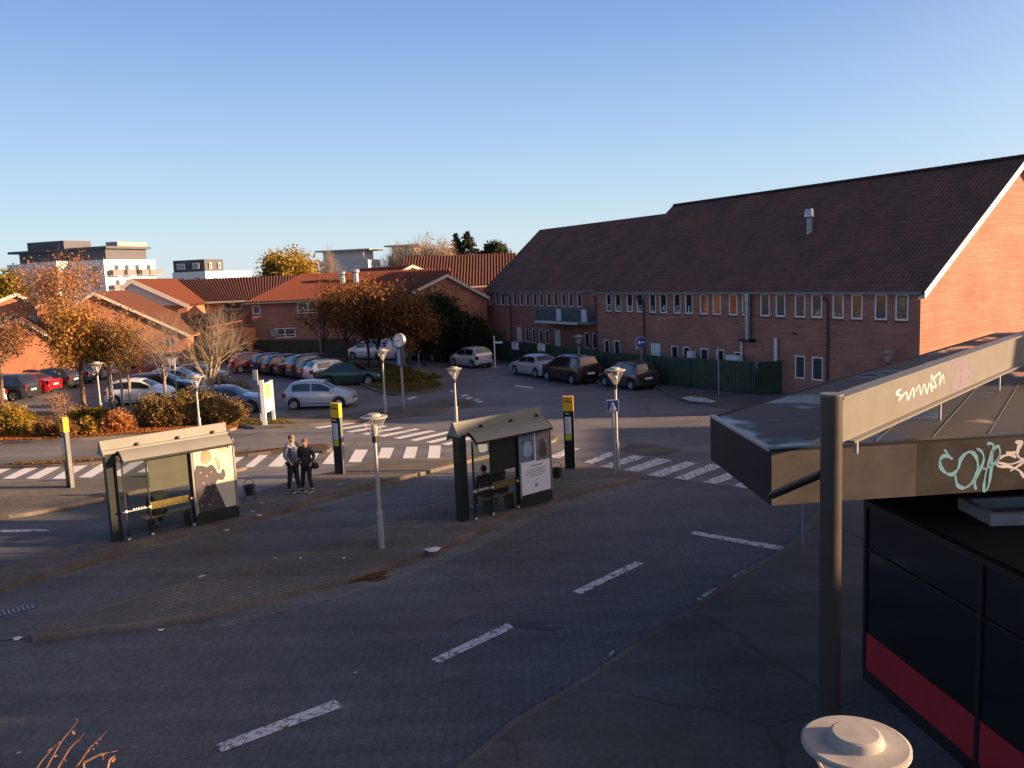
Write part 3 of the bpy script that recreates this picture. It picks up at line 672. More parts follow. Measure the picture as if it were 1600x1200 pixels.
for x_, h_ in ((8.1, .9), (9.4, 1.2)):
    q = MB().tube((x_, 3.4, 6.2), (x_, 3.4, 6.9+h_*.5), .3, .3, 14).build('flue', m_chrome, MH, True)
    MB().lathe([(.3, 6.9+h_*.5), (.42, 7.0+h_*.5), (.42, 7.2+h_*.5), (.1, 7.4+h_*.5), (0, 7.4+h_*.5)], 14, Matrix.Translation((x_, 3.4, 0))).build('cap', m_chrome, q, True)
MB().box(1.6, 2.4, -.1, -.003, 1.9, 2.5).build('meter_box', mat('grey_cabinet', (.3, .3, .31), .6), MH)
# wing behind with dark pantiles and sunlit windows
O = Vector((D(300, 468, 92).x, 92, 0)); W0 = thing('house_wing', 'low wing with dark brown pantiles and white windows behind the red hipped roof', 'house', tuple(O), 0)
ops = pxwins(W0, O, 0, [(349, 472, 362, 484), (362, 472, 377, 484), (316, 472, 323, 487)])
wb = MB(); wall_open(wb, 0, 12, 0, 5.3, 0, ops); wb.build('wall', brick2, W0)
for a, b, c, d in ops: window(W0, a, b, c, d, 0, fw=.09)
corr((0, -.6, 5.2), (13, -.6, 5.2), (13, 6.5, 7.65), (-5, 6.5, 7.65), .34, .05, t_brown, 'roof', W0)
corr((13, 13, 5.2), (0, 13, 5.2), (-5, 6.5, 7.65), (13, 6.5, 7.65), .34, .05, t_brown, 'roof', W0)
MB().box(0, 13, -.72, -.6, 5.0, 5.2).build('fascia', m_vergew, W0)

def gable_house(name, label, px0, Y0, apex, le, re, length, wallm, roofm, gm=None, lower=None, wallwins=(), rz=RG, oh=.3, verge=.22, extra=None, corrug=True):
    O = D(px0, 500, Y0); O.z = 0; root = thing(name, label, 'house', tuple(O), rz)
    A_, L_, R_ = [flocal(O, rz, *p) for p in (apex, le, re)]
    wb = MB(); x0, x1 = L_.x, R_.x
    ops = [tuple(v for v in o) for o in pxwins(root, O, rz, wallwins)]
    zt = min(L_.z, R_.z)-.01
    wall_open(wb, x0, x1, 0, zt, 0, ops)
    wb.build('wall', wallm, root)
    g_ = MB(); g_.sheet([(x0, 0, zt), (x1, 0, zt), (x1, 0, R_.z), (A_.x, 0, A_.z), (x0, 0, L_.z)]); g_.build('gable', gm or wallm, root)
    s_ = MB(); s_.add([(x0, 0, 0), (x0, length, 0), (x0, length, L_.z), (x0, 0, L_.z)], [(3, 2, 1, 0)]); s_.add([(x1, 0, 0), (x1, length, 0), (x1, length, R_.z), (x1, 0, R_.z)], [(0, 1, 2, 3)])
    s_.sheet([(x1, length, 0), (x0, length, 0), (x0, length, L_.z), (A_.x, length, A_.z), (x1, length, R_.z)]); s_.build('side_wall', wallm, root)
    for a, b, c, d in ops: window(root, a, b, c, d, 0, fw=.08)
    for E_, sg in ((L_, -1), (R_, 1)):
        dx = E_.x-A_.x; k = (E_.z-A_.z)/dx; ex = E_.x+sg*oh; ez = E_.z+k*sg*oh
        a = (ex, -.25, ez+.1); b = (ex, length+.2, ez+.1); c = (A_.x, length+.2, A_.z+.1); d = (A_.x, -.25, A_.z+.1)
        corr(*( (a, b, c, d) if sg < 0 else (b, a, d, c)), .34, .05, roofm, 'roof', root)
        if verge:
            MB().slab([(ex, -.27, ez+.14), (A_.x, -.27, A_.z+.16), (A_.x, -.27, A_.z-verge), (ex, -.27, ez-verge)], (0, -.04, 0)).build('verge_board', m_vergew, root)
    return root, O
# right of the car park: brick gable, white gable, far red roof
gable_house('gabled_house', 'plain red brick gable end with a diagonal shadow next to the dark trees', 697, 76, (697, 431), (642, 458), (760, 465), 14, brick2, t_brown, verge=.12, oh=.15)
r_, O_ = gable_house('gabled_house', 'house with a white boarded gable rising behind the orange treetops', 643, 88, (643, 416), (584, 446), (706, 441), 16, brick2, t_red, gm=mat('white_weatherboard', (.62, .6, .56), .6, var=.1), verge=.15)
# far dark-red roof plane
O = Vector((D(620, 440, 100).x, 100, 0)); W1 = thing('tiled_house', 'house with a long dark red tiled roof just left of the big brick building', 'house', tuple(O), 0)
wb = MB(); wall_open(wb, .3, 13.6, 0, 5.7, 0, [(11.6, 12.6, 4.2, 5.2)]); wb.add([(.3, 0, 0), (.3, 14, 0), (.3, 14, 5.7), (.3, 7, 9), (.3, 0, 5.7)], [(4, 3, 2, 1, 0)]); wb.build('wall', brick2, W1)
window(W1, 11.6, 12.6, 4.2, 5.2, 0)
corr((0, -.5, 5.6), (14.2, -.5, 5.6), (14.2, 7, 9.35), (0, 7, 9.35), .36, .06, t_brown, 'roof', W1); corr((14.2, 14.5, 5.6), (0, 14.5, 5.6), (0, 7, 9.35), (14.2, 7, 9.35), .36, .06, t_brown, 'roof', W1)
MB().box(0, 14.2, -.64, -.5, 5.4, 5.58).build('gutter', m_vergew, W1)
# left side complex
gable_house('gabled_house', 'house with an orange-red roof and white boarded verge left of the long dark roof', 204, 84, (206, 438), (194, 447), (292, 476), 15, brick2, t_red, rz=R(6), gm=mat('white_weatherboard', (.62, .6, .56), .6), verge=.3, wallwins=())
gable_house('gabled_house', 'wide low brick gable with white verges behind the tall orange tree', 148, 70, (148, 459), (92, 494), (293, 523), 14, brick2, t_brown, rz=R(14), verge=.1)
gable_house('gabled_house', 'sunlit orange brick house with a white eave at the far left behind the parked cars', 40, 66, (30, 500), (-90, 545), (90, 535), 12, brick2, t_brown, verge=.05)
gable_house('gabled_house', 'small brown roofed house with a cream window band at the left edge of the photo', 10, 84, (25, 460), (-40, 486), (96, 490), 12, mat('cream_render', (.6, .56, .48), .8), t_brown, gm=brick2, verge=.2, wallwins=[(0, 492, 10, 506), (16, 492, 26, 506)])
gable_house('gabled_house', 'tiny steep white-edged gable peeping over the brown roofs', 66, 82, (67, 461), (57, 478), (78, 473), 6, brick2, t_brown, verge=.2, oh=.1)
# porch roof
O = Vector((D(322, 511, 75).x, 75, 0)); W2 = thing('porch', 'low orange tiled porch roof behind the bare trees', 'porch', tuple(O), 0)
q = [D(322, 511, 75)-O, D(378, 500, 78)-O, D(352, 485, 84)-O, D(283, 496, 81)-O]
corr(q[0], q[1], q[2], q[3], .34, .05, t_red, 'roof', W2)
wb = MB(); wb.box(.3, 3.2, .6, 4, 0, 2.9); wb.build('wall', brick2, W2)

# ---- apartment blocks far behind
m_apw = mat('white_render', (.68, .68, .67), .7, var=.05); m_apd = mat('slate_cladding', (.06, .065, .08), .6, var=.1)
m_apl = mat('grey_cladding', (.25, .25, .25), .6, var=.1)
def apt(label, pxc, Y, phi, levels, wl=(), wr=(), balc=(), name='apartment_block'):
    """corner nearest the camera at pxc; levels: (z0,z1,tL0,tL1,tR0,tR1,material); wl/wr windows (t0,t1,z0,z1) on left/right faces"""
    O = D(pxc, 440, Y); O.z = 0; rz = R(90-phi)       # local x = right face direction, y = left face direction
    root = thing(name, label, 'building', tuple(O), rz)
    for z0, z1, a0, a1, b0, b1, m in levels:
        MB().box(b0, b1, a0, a1, z0, z1).build('storey', m, root)
    def win(x0, x1, y0, y1, z0, z1):
        f = MB().box(x0, x1, y0, y1, z0, z1).build('window', m_frame, root)
        e_ = .05
        if x1-x0 < .2: MB().box(x0-.02, x0, y0+e_*2, y1-e_*2, z0+e_*2, z1-e_*2).build('pane', m_glass, f)
        else: MB().box(x0+e_*2, x1-e_*2, y0-.02, y0, z0+e_*2, z1-e_*2).build('pane', m_glass, f)
    for t0, t1, z0, z1 in wl: win(-.06, .05, t0, t1, z0, z1)
    for t0, t1, z0, z1 in wr: win(t0, t1, -.06, .05, z0, z1)
    for t0, t1, z0, z1 in balc:
        b = MB().box(t0, t1, -1.3, -.01, z0-.15, z0).build('balcony', m_apw, root)
        MB().box(t0, t1, -1.36, -1.3, z0-.1, z1).box(t0, t0+.05, -1.3, 0, z0, z1).box(t1-.05, t1, -1.3, 0, z0, z1).build('railing', mat('balcony_slate', (.14, .14, .15), .6), b)
    return root
# local axes: x = right face (b), y = left face (a)
apt('big white apartment block with slate-grey set-back top floors at the left', 165, 170, 20,
    [(0, 13, 0, 26, 0, 14, m_apw), (0, 13.05, 9, 17, -3, -.01, m_apw), (13, 15.2, .8, 24, 1.5, 12.5, m_apd), (15.2, 15.7, 0, 26.6, 1, 13.2, m_apd), (15.7, 17.4, 12, 22, 2, 9, m_apd), (15.7, 16.6, 0, 3, 4, 12, m_apl)],
    wl=[(x_, x_+1.5, z_, z_+1.7) for x_ in (1.5, 6, 10.5, 15, 20, 23) for z_ in (7.2, 10.2)]+[],
    wr=[(x_, x_+1.3, z_, z_+2.0) for x_ in (2.4, 5.2, 8.0, 11.2) for z_ in (7, 10.0)],
    balc=[(.8, 3.6, 7, 7.9), (4.4, 6.6, 7, 7.9), (.8, 3.6, 9.9, 10.9), (4.6, 7.0, 9.9, 10.9), (8.6, 10.6, 9.9, 10.9), (10.9, 14.4, 9.9, 10.9)])
apt('small white apartment block with a dark grey upper box, right of the big white one', 322, 150, 20,
    [(0, 9.5, 0, 7.2, 0, 13, m_apw), (9.5, 11.6, .2, 7, .2, 5.2, m_apd)], wl=[(1, 2.2, 7, 8.6), (4.5, 6, 7, 8.6), (1.2, 2.6, 10, 11), (4.3, 6, 10, 11)], wr=[(2, 2.8, 7.3, 8.4), (6, 6.8, 7.3, 8.4), (9, 9.8, 7.3, 8.4), (1.2, 1.8, 9.9, 11), (3.6, 4.2, 9.9, 11)])
m_apg = mat('pale_grey_render', (.42, .43, .45), .7, var=.06)
for pc, zz, tl, lab in ((577, 0, 9.2, 'pale grey villa block with a thin overhanging roof, left of the bare treetops'), (655, .4, 5.5, 'pale grey villa block whose upper floor shows above the dark red roof')):
    apt(lab, pc, 150, 12, [(0, 10.4+zz, 0, tl, 0, 6, m_apg), (10.4+zz, 12.0+zz, 1, tl-.6, .6, 5.4, m_apg), (12.0+zz, 12.25+zz, -.6, tl+.4, -.6, 6.6, m_apl)],
        wl=[(1.6, 2.8, 7.6+zz, 9.3+zz), (4.2, 5, 7.6+zz, 9.3+zz)], wr=[(1, 2, 7.6+zz, 9.3+zz), (3.4, 4.6, 7.6+zz, 9.3+zz)], name='villa_block')

# ================================================================ STATION (canopy, kiosk, and an unseen wall added to cast the evening shade)
m_roofing = None
def membrane():
    m, t, b = principled('roofing_felt'); b.inputs['Specular IOR Level'].default_value = .6
    n = noise(t, .7, 3, .5); t.links.new(ramp(t, n, [(.36, (.05, .05, .05)), (.46, (.7, .7, .7))]), b.inputs['Roughness'])
    t.links.new(ramp(t, noise(t, 1.4, 8, .65), [(.3, (.014, .014, .016)), (.7, (.026, .024, .022))]), b.inputs['Base Color'])
    bump(t, b, noise(t, 25, 3), .006, .4); return m
m_felt = membrane()
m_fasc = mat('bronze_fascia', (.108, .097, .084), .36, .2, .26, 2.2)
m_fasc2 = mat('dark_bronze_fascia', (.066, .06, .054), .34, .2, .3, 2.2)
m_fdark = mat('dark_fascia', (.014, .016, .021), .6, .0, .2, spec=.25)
m_beam = mat('beige_steel', (.112, .112, .105), .45, .0, .1, 2.5)
zc = 4.35; A0 = Vector((3.34, 10.75)); B0 = Vector((3.22, 13.5)); Cq = G(1560, 520, zc); 
E0 = Vector((9.5, 11.25)); Dq = Vector((19, 25.6))
outl = [tuple(A0), tuple(E0), tuple(Dq), (Cq.x, Cq.y), tuple(B0)]
CN = thing('platform_canopy', 'flat dark felt canopy roof with graffiti on its bronze fascia at the right', 'canopy', (0, 0, 0))
MB().prism(outl, 3.95, zc).build('roof_deck', m_felt, CN)
_, inn = offset_poly(outl, .12)
MB().prism(inn, 3.7, 3.949).build('soffit', mat('dark_soffit', (.03, .03, .03), .7), CN)
# raised felt welts
for k in range(7):
    a = Vector((A0.x, A0.y, 0)).lerp(Vector((E0.x, E0.y, 0)), .08+.13*k); b = a+Vector((.57, .82, 0))*15
    nn_ = 14; welt = MB()
    for i in range(nn_):
        p = a.lerp(b, i/nn_); q = a.lerp(b, (i+1)/nn_)
        if q.y < 24.5: welt.tube((p.x, p.y, zc+.0), (q.x, q.y, zc+.0), .009, .009, 6, False)
    welt.build('felt_welt', m_felt, CN)
fd = Vector((E0.x-A0.x, E0.y-A0.y, 0)).normalized(); fn = Vector((fd.y, -fd.x, 0))
A3 = Vector((A0.x, A0.y, 0))
def fpan(a, b, m, name='fascia', z0=3.66, z1=zc+.02):
    p = A3+fd*a; q = A3+fd*b
    return MB().slab([(p.x, p.y, z0), (q.x, q.y, z0), (q.x, q.y, z1), (p.x, p.y, z1)], fn*.03).build(name, m, CN)
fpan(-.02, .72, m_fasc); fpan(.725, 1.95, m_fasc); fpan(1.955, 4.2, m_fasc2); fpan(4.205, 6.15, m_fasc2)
MB().slab([(A0.x-.03, A0.y-.03, zc+.02), (E0.x, E0.y-.03, zc+.02), (E0.x, E0.y+.1, zc+.02), (A0.x-.03, A0.y+.1, zc+.02)], (0, 0, .04)).build('edge_trim', m_dark, CN)
sdn = Vector((-1, -.04, 0))
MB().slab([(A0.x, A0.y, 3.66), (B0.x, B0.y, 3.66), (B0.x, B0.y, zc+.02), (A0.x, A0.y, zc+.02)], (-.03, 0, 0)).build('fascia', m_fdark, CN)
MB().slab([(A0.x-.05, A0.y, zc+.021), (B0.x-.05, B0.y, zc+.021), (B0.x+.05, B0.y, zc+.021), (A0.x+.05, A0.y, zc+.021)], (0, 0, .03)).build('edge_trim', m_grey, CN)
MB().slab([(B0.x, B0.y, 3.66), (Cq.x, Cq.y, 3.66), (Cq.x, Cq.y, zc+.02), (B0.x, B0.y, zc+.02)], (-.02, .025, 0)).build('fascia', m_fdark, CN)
# graffiti strokes on the fascia: (x, y) photo marks lie on the fascia plane
def onplane(x, y, P0, n):
    r = Vector(ray(x, y)); c = Vector((0, 0, H)); t = (P0-c).dot(n)/r.dot(n); return c+r*t
def curve(pts, n=6):
    P = [Vector((x, y, 0)) for x, y in pts]; out = []
    for i in range(len(P)-1):
        a, b, c, d = P[max(i-1, 0)], P[i], P[i+1], P[min(i+2, len(P)-1)]
        for k in range(n):
            t = k/n; out.append(.5*((2*b)+(c-a)*t+(2*a-5*b+4*c-d)*t*t+(3*b-a-3*c+d)*t**3))
    return [(p.x, p.y) for p in out]+[pts[-1]]
def tagstroke(mb, pts, wd, P0, n, t=.006):
    q = [onplane(x, y, P0, n) for x, y in curve(pts)]; ph_ = random.random()*6; wd = [wd*(.85+.3*math.sin(ph_+i*.55)+.12*math.sin(ph_*2+i*1.7)) for i in range(len(q))]; mb.ribbon(q, wd, n, .0012+(t-.006)*.4)
zs = lambda L: [(1440+x*.2, 680+y*.2) for x, y in L]
P0 = A3+fn*.03+Vector((0, 0, 4)); gm = mat('cyan_spray_paint', (.16, .38, .45), .6, var=.15, scale=8)
mb = MB()
tagstroke(mb, zs([(178, 112), (215, 160), (240, 188)]), .03, P0, fn)
tagstroke(mb, zs([(240, 188), (185, 160), (145, 190), (150, 250), (190, 295), (240, 305), (285, 260), (310, 180), (370, 130), (420, 160), (440, 250), (410, 350), (340, 410), (280, 390), (262, 310)]), .05, P0, fn, .007)
tagstroke(mb, zs([(430, 105), (470, 130), (485, 190), (450, 290), (415, 370), (425, 425)]), .035, P0, fn, .008)
tagstroke(mb, zs([(510, 65), (560, 75), (540, 160), (500, 300), (485, 430), (520, 400), (545, 250), (560, 120), (600, 90), (610, 160), (560, 230), (480, 265)]), .04, P0, fn, .009)
mb.build('graffiti', gm, CN)
mb = MB(); gw = mat('white_spray_paint', (.6, .58, .55), .6, var=.1)
tagstroke(mb, zs([(730, 55), (780, 60), (740, 130), (660, 145)]), .05, P0, fn, .007)
tagstroke(mb, zs([(760, 70), (750, 150), (790, 190), (900, 200)]), .04, P0, fn, .008)
tagstroke(mb, zs([(740, 170), (670, 155), (600, 185), (595, 240), (680, 245), (760, 275), (800, 330)]), .04, P0, fn, .009)
tagstroke(mb, zs([(600, 215), (700, 225), (800, 190), (900, 150)]), .03, P0, fn, .010)
tagstroke(mb, zs([(690, 280), (760, 235), (830, 190)]), .03, P0, fn, .011)
tagstroke(mb, zs([(900, 60), (960, 200), (900, 330), (1010, 240)]), .05, P0, fn, .012)
mb.build('graffiti', gw, CN)
# beam and post of the steel frame
PB = Vector((3.63, 9.5, 0)); bd = Vector((6.15, 6.65, 0)).normalized(); bn = Vector((bd.y, -bd.x, 0))
FR = thing('steel_frame', 'round dark post carrying a long beige steel beam above the canopy', 'steel frame', (0, 0, 0))
MB().tube((PB.x, PB.y, 0.12), (PB.x, PB.y, 5.27), .122, .12, 28).build('post', mat('dark_grey_steel', (.05, .046, .043), .4, .2, .12), FR, True, 60)
MB().tube((PB.x, PB.y, 5.27), (PB.x, PB.y, 5.3), .13, .13, 28).build('post_cap', m_beam, FR, True, 60)
def along(t, s_, z): p = PB+bd*t+bn*s_; return (p.x, p.y, z)
def bbox(t0, t1, s0, s1, z0, z1):
    v = [along(t, s_, z) for t in (t0, t1) for s_ in (s0, s1) for z in (z0, z1)]
    return MB().add(v, [(0, 1, 3, 2), (4, 6, 7, 5), (0, 4, 5, 1), (2, 3, 7, 6), (0, 2, 6, 4), (1, 5, 7, 3)])
b_ = bbox(.1, 12, -.012, .012, 4.68, 5.22); o = b_.build('beam', m_beam, FR)
f = bbox(.1, 12, -.1, .1, 5.22, 5.25); f2 = bbox(.45, 12, -.1, .1, 4.65, 4.68); f.add(f2.v, f2.f); f.build('flange', m_beam, o)
MB().tube(along(.62, .05, 4.5), along(.62, .05, 4.65), .03, .03, 8).build('hanger', m_grey, FR)
for t in (4.1, 7.6, 11.1): MB().tube(along(t, 0, zc), along(t, 0, 4.65), .02, .02, 8).build('hanger', m_grey, FR)
MB().tube((PB.x-.08, PB.y+.05, 4.36), tuple(D(1206, 774, 10.68)), .05, .05, 12).build('strut', m_dark, FR, True)
P1 = PB+bn*.0125+Vector((0, 0, 5)); z4 = lambda L: [(1100+x*.3125, 430+y*.3125) for x, y in L]
mb = MB()
tagstroke(mb, z4([(985, 570), (962, 590), (985, 605), (975, 625), (1010, 585), (1020, 620), (1045, 565), (1050, 610)]), .035, P1, bn)
tagstroke(mb, z4([(1060, 580), (1075, 550), (1085, 595), (1100, 545), (1115, 590), (1125, 540), (1140, 580), (1135, 500), (1160, 560), (1125, 545)]), .03, P1, bn, .007)
tagstroke(mb, z4([(1145, 520), (1180, 490), (1175, 550), (1195, 500), (1200, 545)]), .03, P1, bn, .008)
mb.build('graffiti', mat('pale_spray_paint', (.75, .72, .6), .5), o)
mb = MB()
tagstroke(mb, z4([(1235, 470), (1250, 440), (1290, 440), (1330, 430)]), .06, P1, bn, .006)
tagstroke(mb, z4([(1265, 445), (1260, 500), (1235, 560), (1260, 575), (1300, 545), (1330, 500), (1325, 440)]), .09, P1, bn, .007)
tagstroke(mb, z4([(1290, 440), (1285, 560)]), .1, P1, bn, .008); tagstroke(mb, z4([(1250, 500), (1330, 485)]), .08, P1, bn, .009)
mb.build('graffiti', mat('faded_purple_paint', (.11, .085, .15), .5), o)
# dark glass kiosk with the red band
KO = G(1352, 1058, .12); KE = G(1513, 1200, .12); kd = (KE-KO).normalized(); KA = math.atan2(kd.y, kd.x)
KI = thing('waiting_kiosk', 'black glazed kiosk with a dark red band under the canopy at the right', 'kiosk', (KO.x, KO.y, .12), KA)
Lk = 17.0; m_kg = glassmat('smoked_glass', (.006, .007, .009), .12)
MB().box(.03, Lk, .03, 6, 0, 2.86).build('body', mat('kiosk_interior', (.008, .008, .01), .8), KI)
MB().box(0, Lk, -.05, -.0, 0, .2).build('plinth', m_dark, KI)
m_redp = mat('dark_red_panel', (.36, .022, .032), .35, .0, .1)
fr = MB()
for k in range(8):
    x = k*2.73; fr.box(x, x+.07, -.06, .029, .2, 2.86)
    o = MB().box(x+.075, x+2.72, -.03, 0.0, .82, 2.15).build('window', m_kg, KI)
    MB().box(x+.075, x+2.72, -.03, 0.0, 2.2, 2.84).build('window', m_kg, KI)
    MB().box(x+.075, x+2.72, -.04, 0.0, .2, .8).build('red_panel', m_redp, KI)
fr.box(0, Lk, -.055, .028, 2.16, 2.19); fr.box(0, Lk, -.065, .03, 2.861, 2.95); fr.build('frame', m_dark, KI)
MB().box(-.02, .029, -.02, 6, .2, 2.85).build('end_wall', m_kg, KI)
MB().box(-.05, Lk, -.07, 6.05, 2.951, 3.02).build('roof', mat('dark_felt', (.008, .008, .009), .95, spec=.1), KI)
sk = [G(x, y, 3.3) for x, y in ((1497, 778), (1548, 804), (1700, 800), (1640, 772))]
SKT = thing('skylight', 'grey framed skylight on the kiosk roof under the graffiti fascia', 'skylight', (0, 0, 0))
op, ip = offset_poly([tuple(p[:2]) for p in sk], .14)
mb = MB(); n = 4
mb.add([(p[0], p[1], 3.02) for p in op]+[(p[0], p[1], 3.3) for p in op]+[(p[0], p[1], 3.3) for p in ip]+[(p[0], p[1], 3.1) for p in ip],
       [(i, (i+1) % n, n+(i+1) % n, n+i) for i in range(n)]+[(n+i, n+(i+1) % n, 2*n+(i+1) % n, 2*n+i) for i in range(n)]+[(2*n+i, 2*n+(i+1) % n, 3*n+(i+1) % n, 3*n+i) for i in range(n)])
mb.build('curb', mat('skylight_grey', (.2, .21, .22), .5), SKT)
MB().add([(p[0], p[1], 3.15) for p in ip], [(0, 1, 2, 3)]).build('glazing', m_kg, SKT)
pl = [G(x, y, 3.06) for x, y in ((1520, 829), (1526, 833), (1680, 831), (1680, 827))]
tag(MB().slab([p for p in pl], (0, 0, .03)).build('timber_batten', m_wood), 'pale timber batten lying on the dark kiosk roof', 'batten')
# unseen wall added to the east, top edge shaped to shade the bus lanes
ub = Vector((math.sin(SUN_AZ), math.cos(SUN_AZ), 0)); vb = Vector((-ub.y, ub.x, 0)); U0 = 46.; tz = math.tan(SUN_EL)*U0
SW = thing('shade_wall', 'unseen brick wall added east of the square to cast shade', 'building', tuple(ub*U0), math.atan2(vb.y, vb.x))
prof = [(-60, 2.6), (10.5, 2.57), (13, 2.2), (16.4, 2.2), (17.2, 4.3), (19.1, 4.3), (19.6, 3.62), (23.4, 3.8), (24, 4.3), (25.5, 3.95), (27.0, 3.0), (27.4, 1.75), (28.3, .5), (28.5, .25), (36.2, .25)]
pts = [(v, q+tz) for v, q in prof]
mb = MB(); ring = [(36.2, 0)]+[(-60, 0)]+pts
mb.slab([(x, 0, z) for x, z in ring], (0, -8, 0)); mb.build('wall', brick, SW)
# ================================================================ CARS
def lerp_tab(tab, x):
    if x <= tab[0][0]: return tab[0][1]
    for (a, b), (c, d) in zip(tab, tab[1:]):
        if x <= c:
            t = (x-a)/(c-a) if c > a else 0; return b+(d-b)*t
    return tab[-1][1]
CT = {  # top line, belt line, half width, wheels (rear,front), wheel radius, side glass span, rear glass span, windscreen span
 'hatch': dict(L=3.8, top=[(0, .55), (.05, .95), (.14, 1.08), (.42, 1.4), (.8, 1.49), (1.5, 1.52), (2.1, 1.46), (2.85, 1.06), (3.1, 1.0), (3.5, .88), (3.7, .72), (3.8, .5)], belt=[(0, .54), (.05, .9), (.5, .96), (2.8, .93), (3.2, .88), (3.6, .76), (3.8, .49)], w=[(0, .7), (.2, .8), (.7, .84), (3.1, .84), (3.6, .76), (3.8, .58)], wh=(.62, 3.08), r=.3, sg=(.55, 2.62), rg=(.15, .42), ws=(2.15, 2.82)),
 'saloon': dict(L=4.5, top=[(0, .6), (.06, .98), (.7, 1.04), (1.2, 1.36), (1.6, 1.42), (2.3, 1.42), (2.6, 1.36), (3.3, .98), (3.6, .93), (4.2, .8), (4.45, .62), (4.5, .5)], belt=[(0, .59), (.06, .93), (.6, .97), (3.2, .92), (3.8, .84), (4.3, .7), (4.5, .49)], w=[(0, .7), (.25, .82), (1, .86), (3.8, .86), (4.3, .76), (4.5, .6)], wh=(.95, 3.62), r=.31, sg=(1.05, 3.0), rg=(.75, 1.18), ws=(2.65, 3.28)),
 'estate': dict(L=4.55, top=[(0, .6), (.06, .95), (.2, 1.1), (.55, 1.4), (.9, 1.46), (2.2, 1.47), (2.6, 1.41), (3.3, 1.0), (3.7, .94), (4.25, .8), (4.5, .6), (4.55, .5)], belt=[(0, .59), (.06, .92), (.5, .96), (3.2, .93), (3.8, .85), (4.3, .72), (4.55, .49)], w=[(0, .72), (.25, .82), (1, .86), (3.8, .86), (4.35, .76), (4.55, .6)], wh=(.9, 3.68), r=.31, sg=(.5, 3.05), rg=(.2, .55), ws=(2.65, 3.28)),
 'suv': dict(L=4.5, top=[(0, .7), (.05, 1.05), (.18, 1.2), (.5, 1.58), (.9, 1.66), (2.2, 1.68), (2.7, 1.6), (3.35, 1.16), (3.7, 1.1), (4.25, .98), (4.45, .75), (4.5, .6)], belt=[(0, .69), (.05, 1.0), (.5, 1.08), (3.3, 1.06), (3.8, 1.0), (4.3, .88), (4.5, .59)], w=[(0, .74), (.25, .86), (1, .9), (3.8, .9), (4.3, .8), (4.5, .66)], wh=(.85, 3.6), r=.35, sg=(.6, 3.1), rg=(.19, .5), ws=(2.75, 3.33)),
 'mpv': dict(L=4.5, top=[(0, .65), (.05, 1.0), (.12, 1.2), (.4, 1.6), (.8, 1.68), (2.2, 1.7), (2.7, 1.6), (3.5, 1.12), (3.8, 1.04), (4.25, .88), (4.45, .65), (4.5, .5)], belt=[(0, .64), (.05, .98), (.5, 1.04), (3.3, 1.0), (3.8, .96), (4.3, .8), (4.5, .49)], w=[(0, .74), (.2, .86), (1, .9), (3.8, .9), (4.3, .78), (4.5, .62)], wh=(.85, 3.6), r=.32, sg=(.4, 3.2), rg=(.13, .4), ws=(2.75, 3.45)),
 'van': dict(L=4.5, top=[(0, .6), (.03, 1.0), (.05, 1.2), (.1, 1.78), (.3, 1.85), (2.4, 1.87), (2.85, 1.75), (3.6, 1.18), (3.85, 1.08), (4.3, .95), (4.47, .7), (4.5, .5)], belt=[(0, .59), (.03, .98), (.1, 1.05), (3.5, 1.05), (3.9, 1.0), (4.3, .88), (4.5, .49)], w=[(0, .82), (.15, .88), (1, .91), (3.8, .9), (4.3, .8), (4.5, .66)], wh=(.85, 3.7), r=.32, sg=(2.1, 3.3), rg=(.05, .1), ws=(2.9, 3.55)),
}
def carpaint(name, c):
    m = mat('car_paint_'+name, c, .28, .25, .04, 1., spec=.6, coat=.8); return m
m_rimd = MC['wheel_alloy']
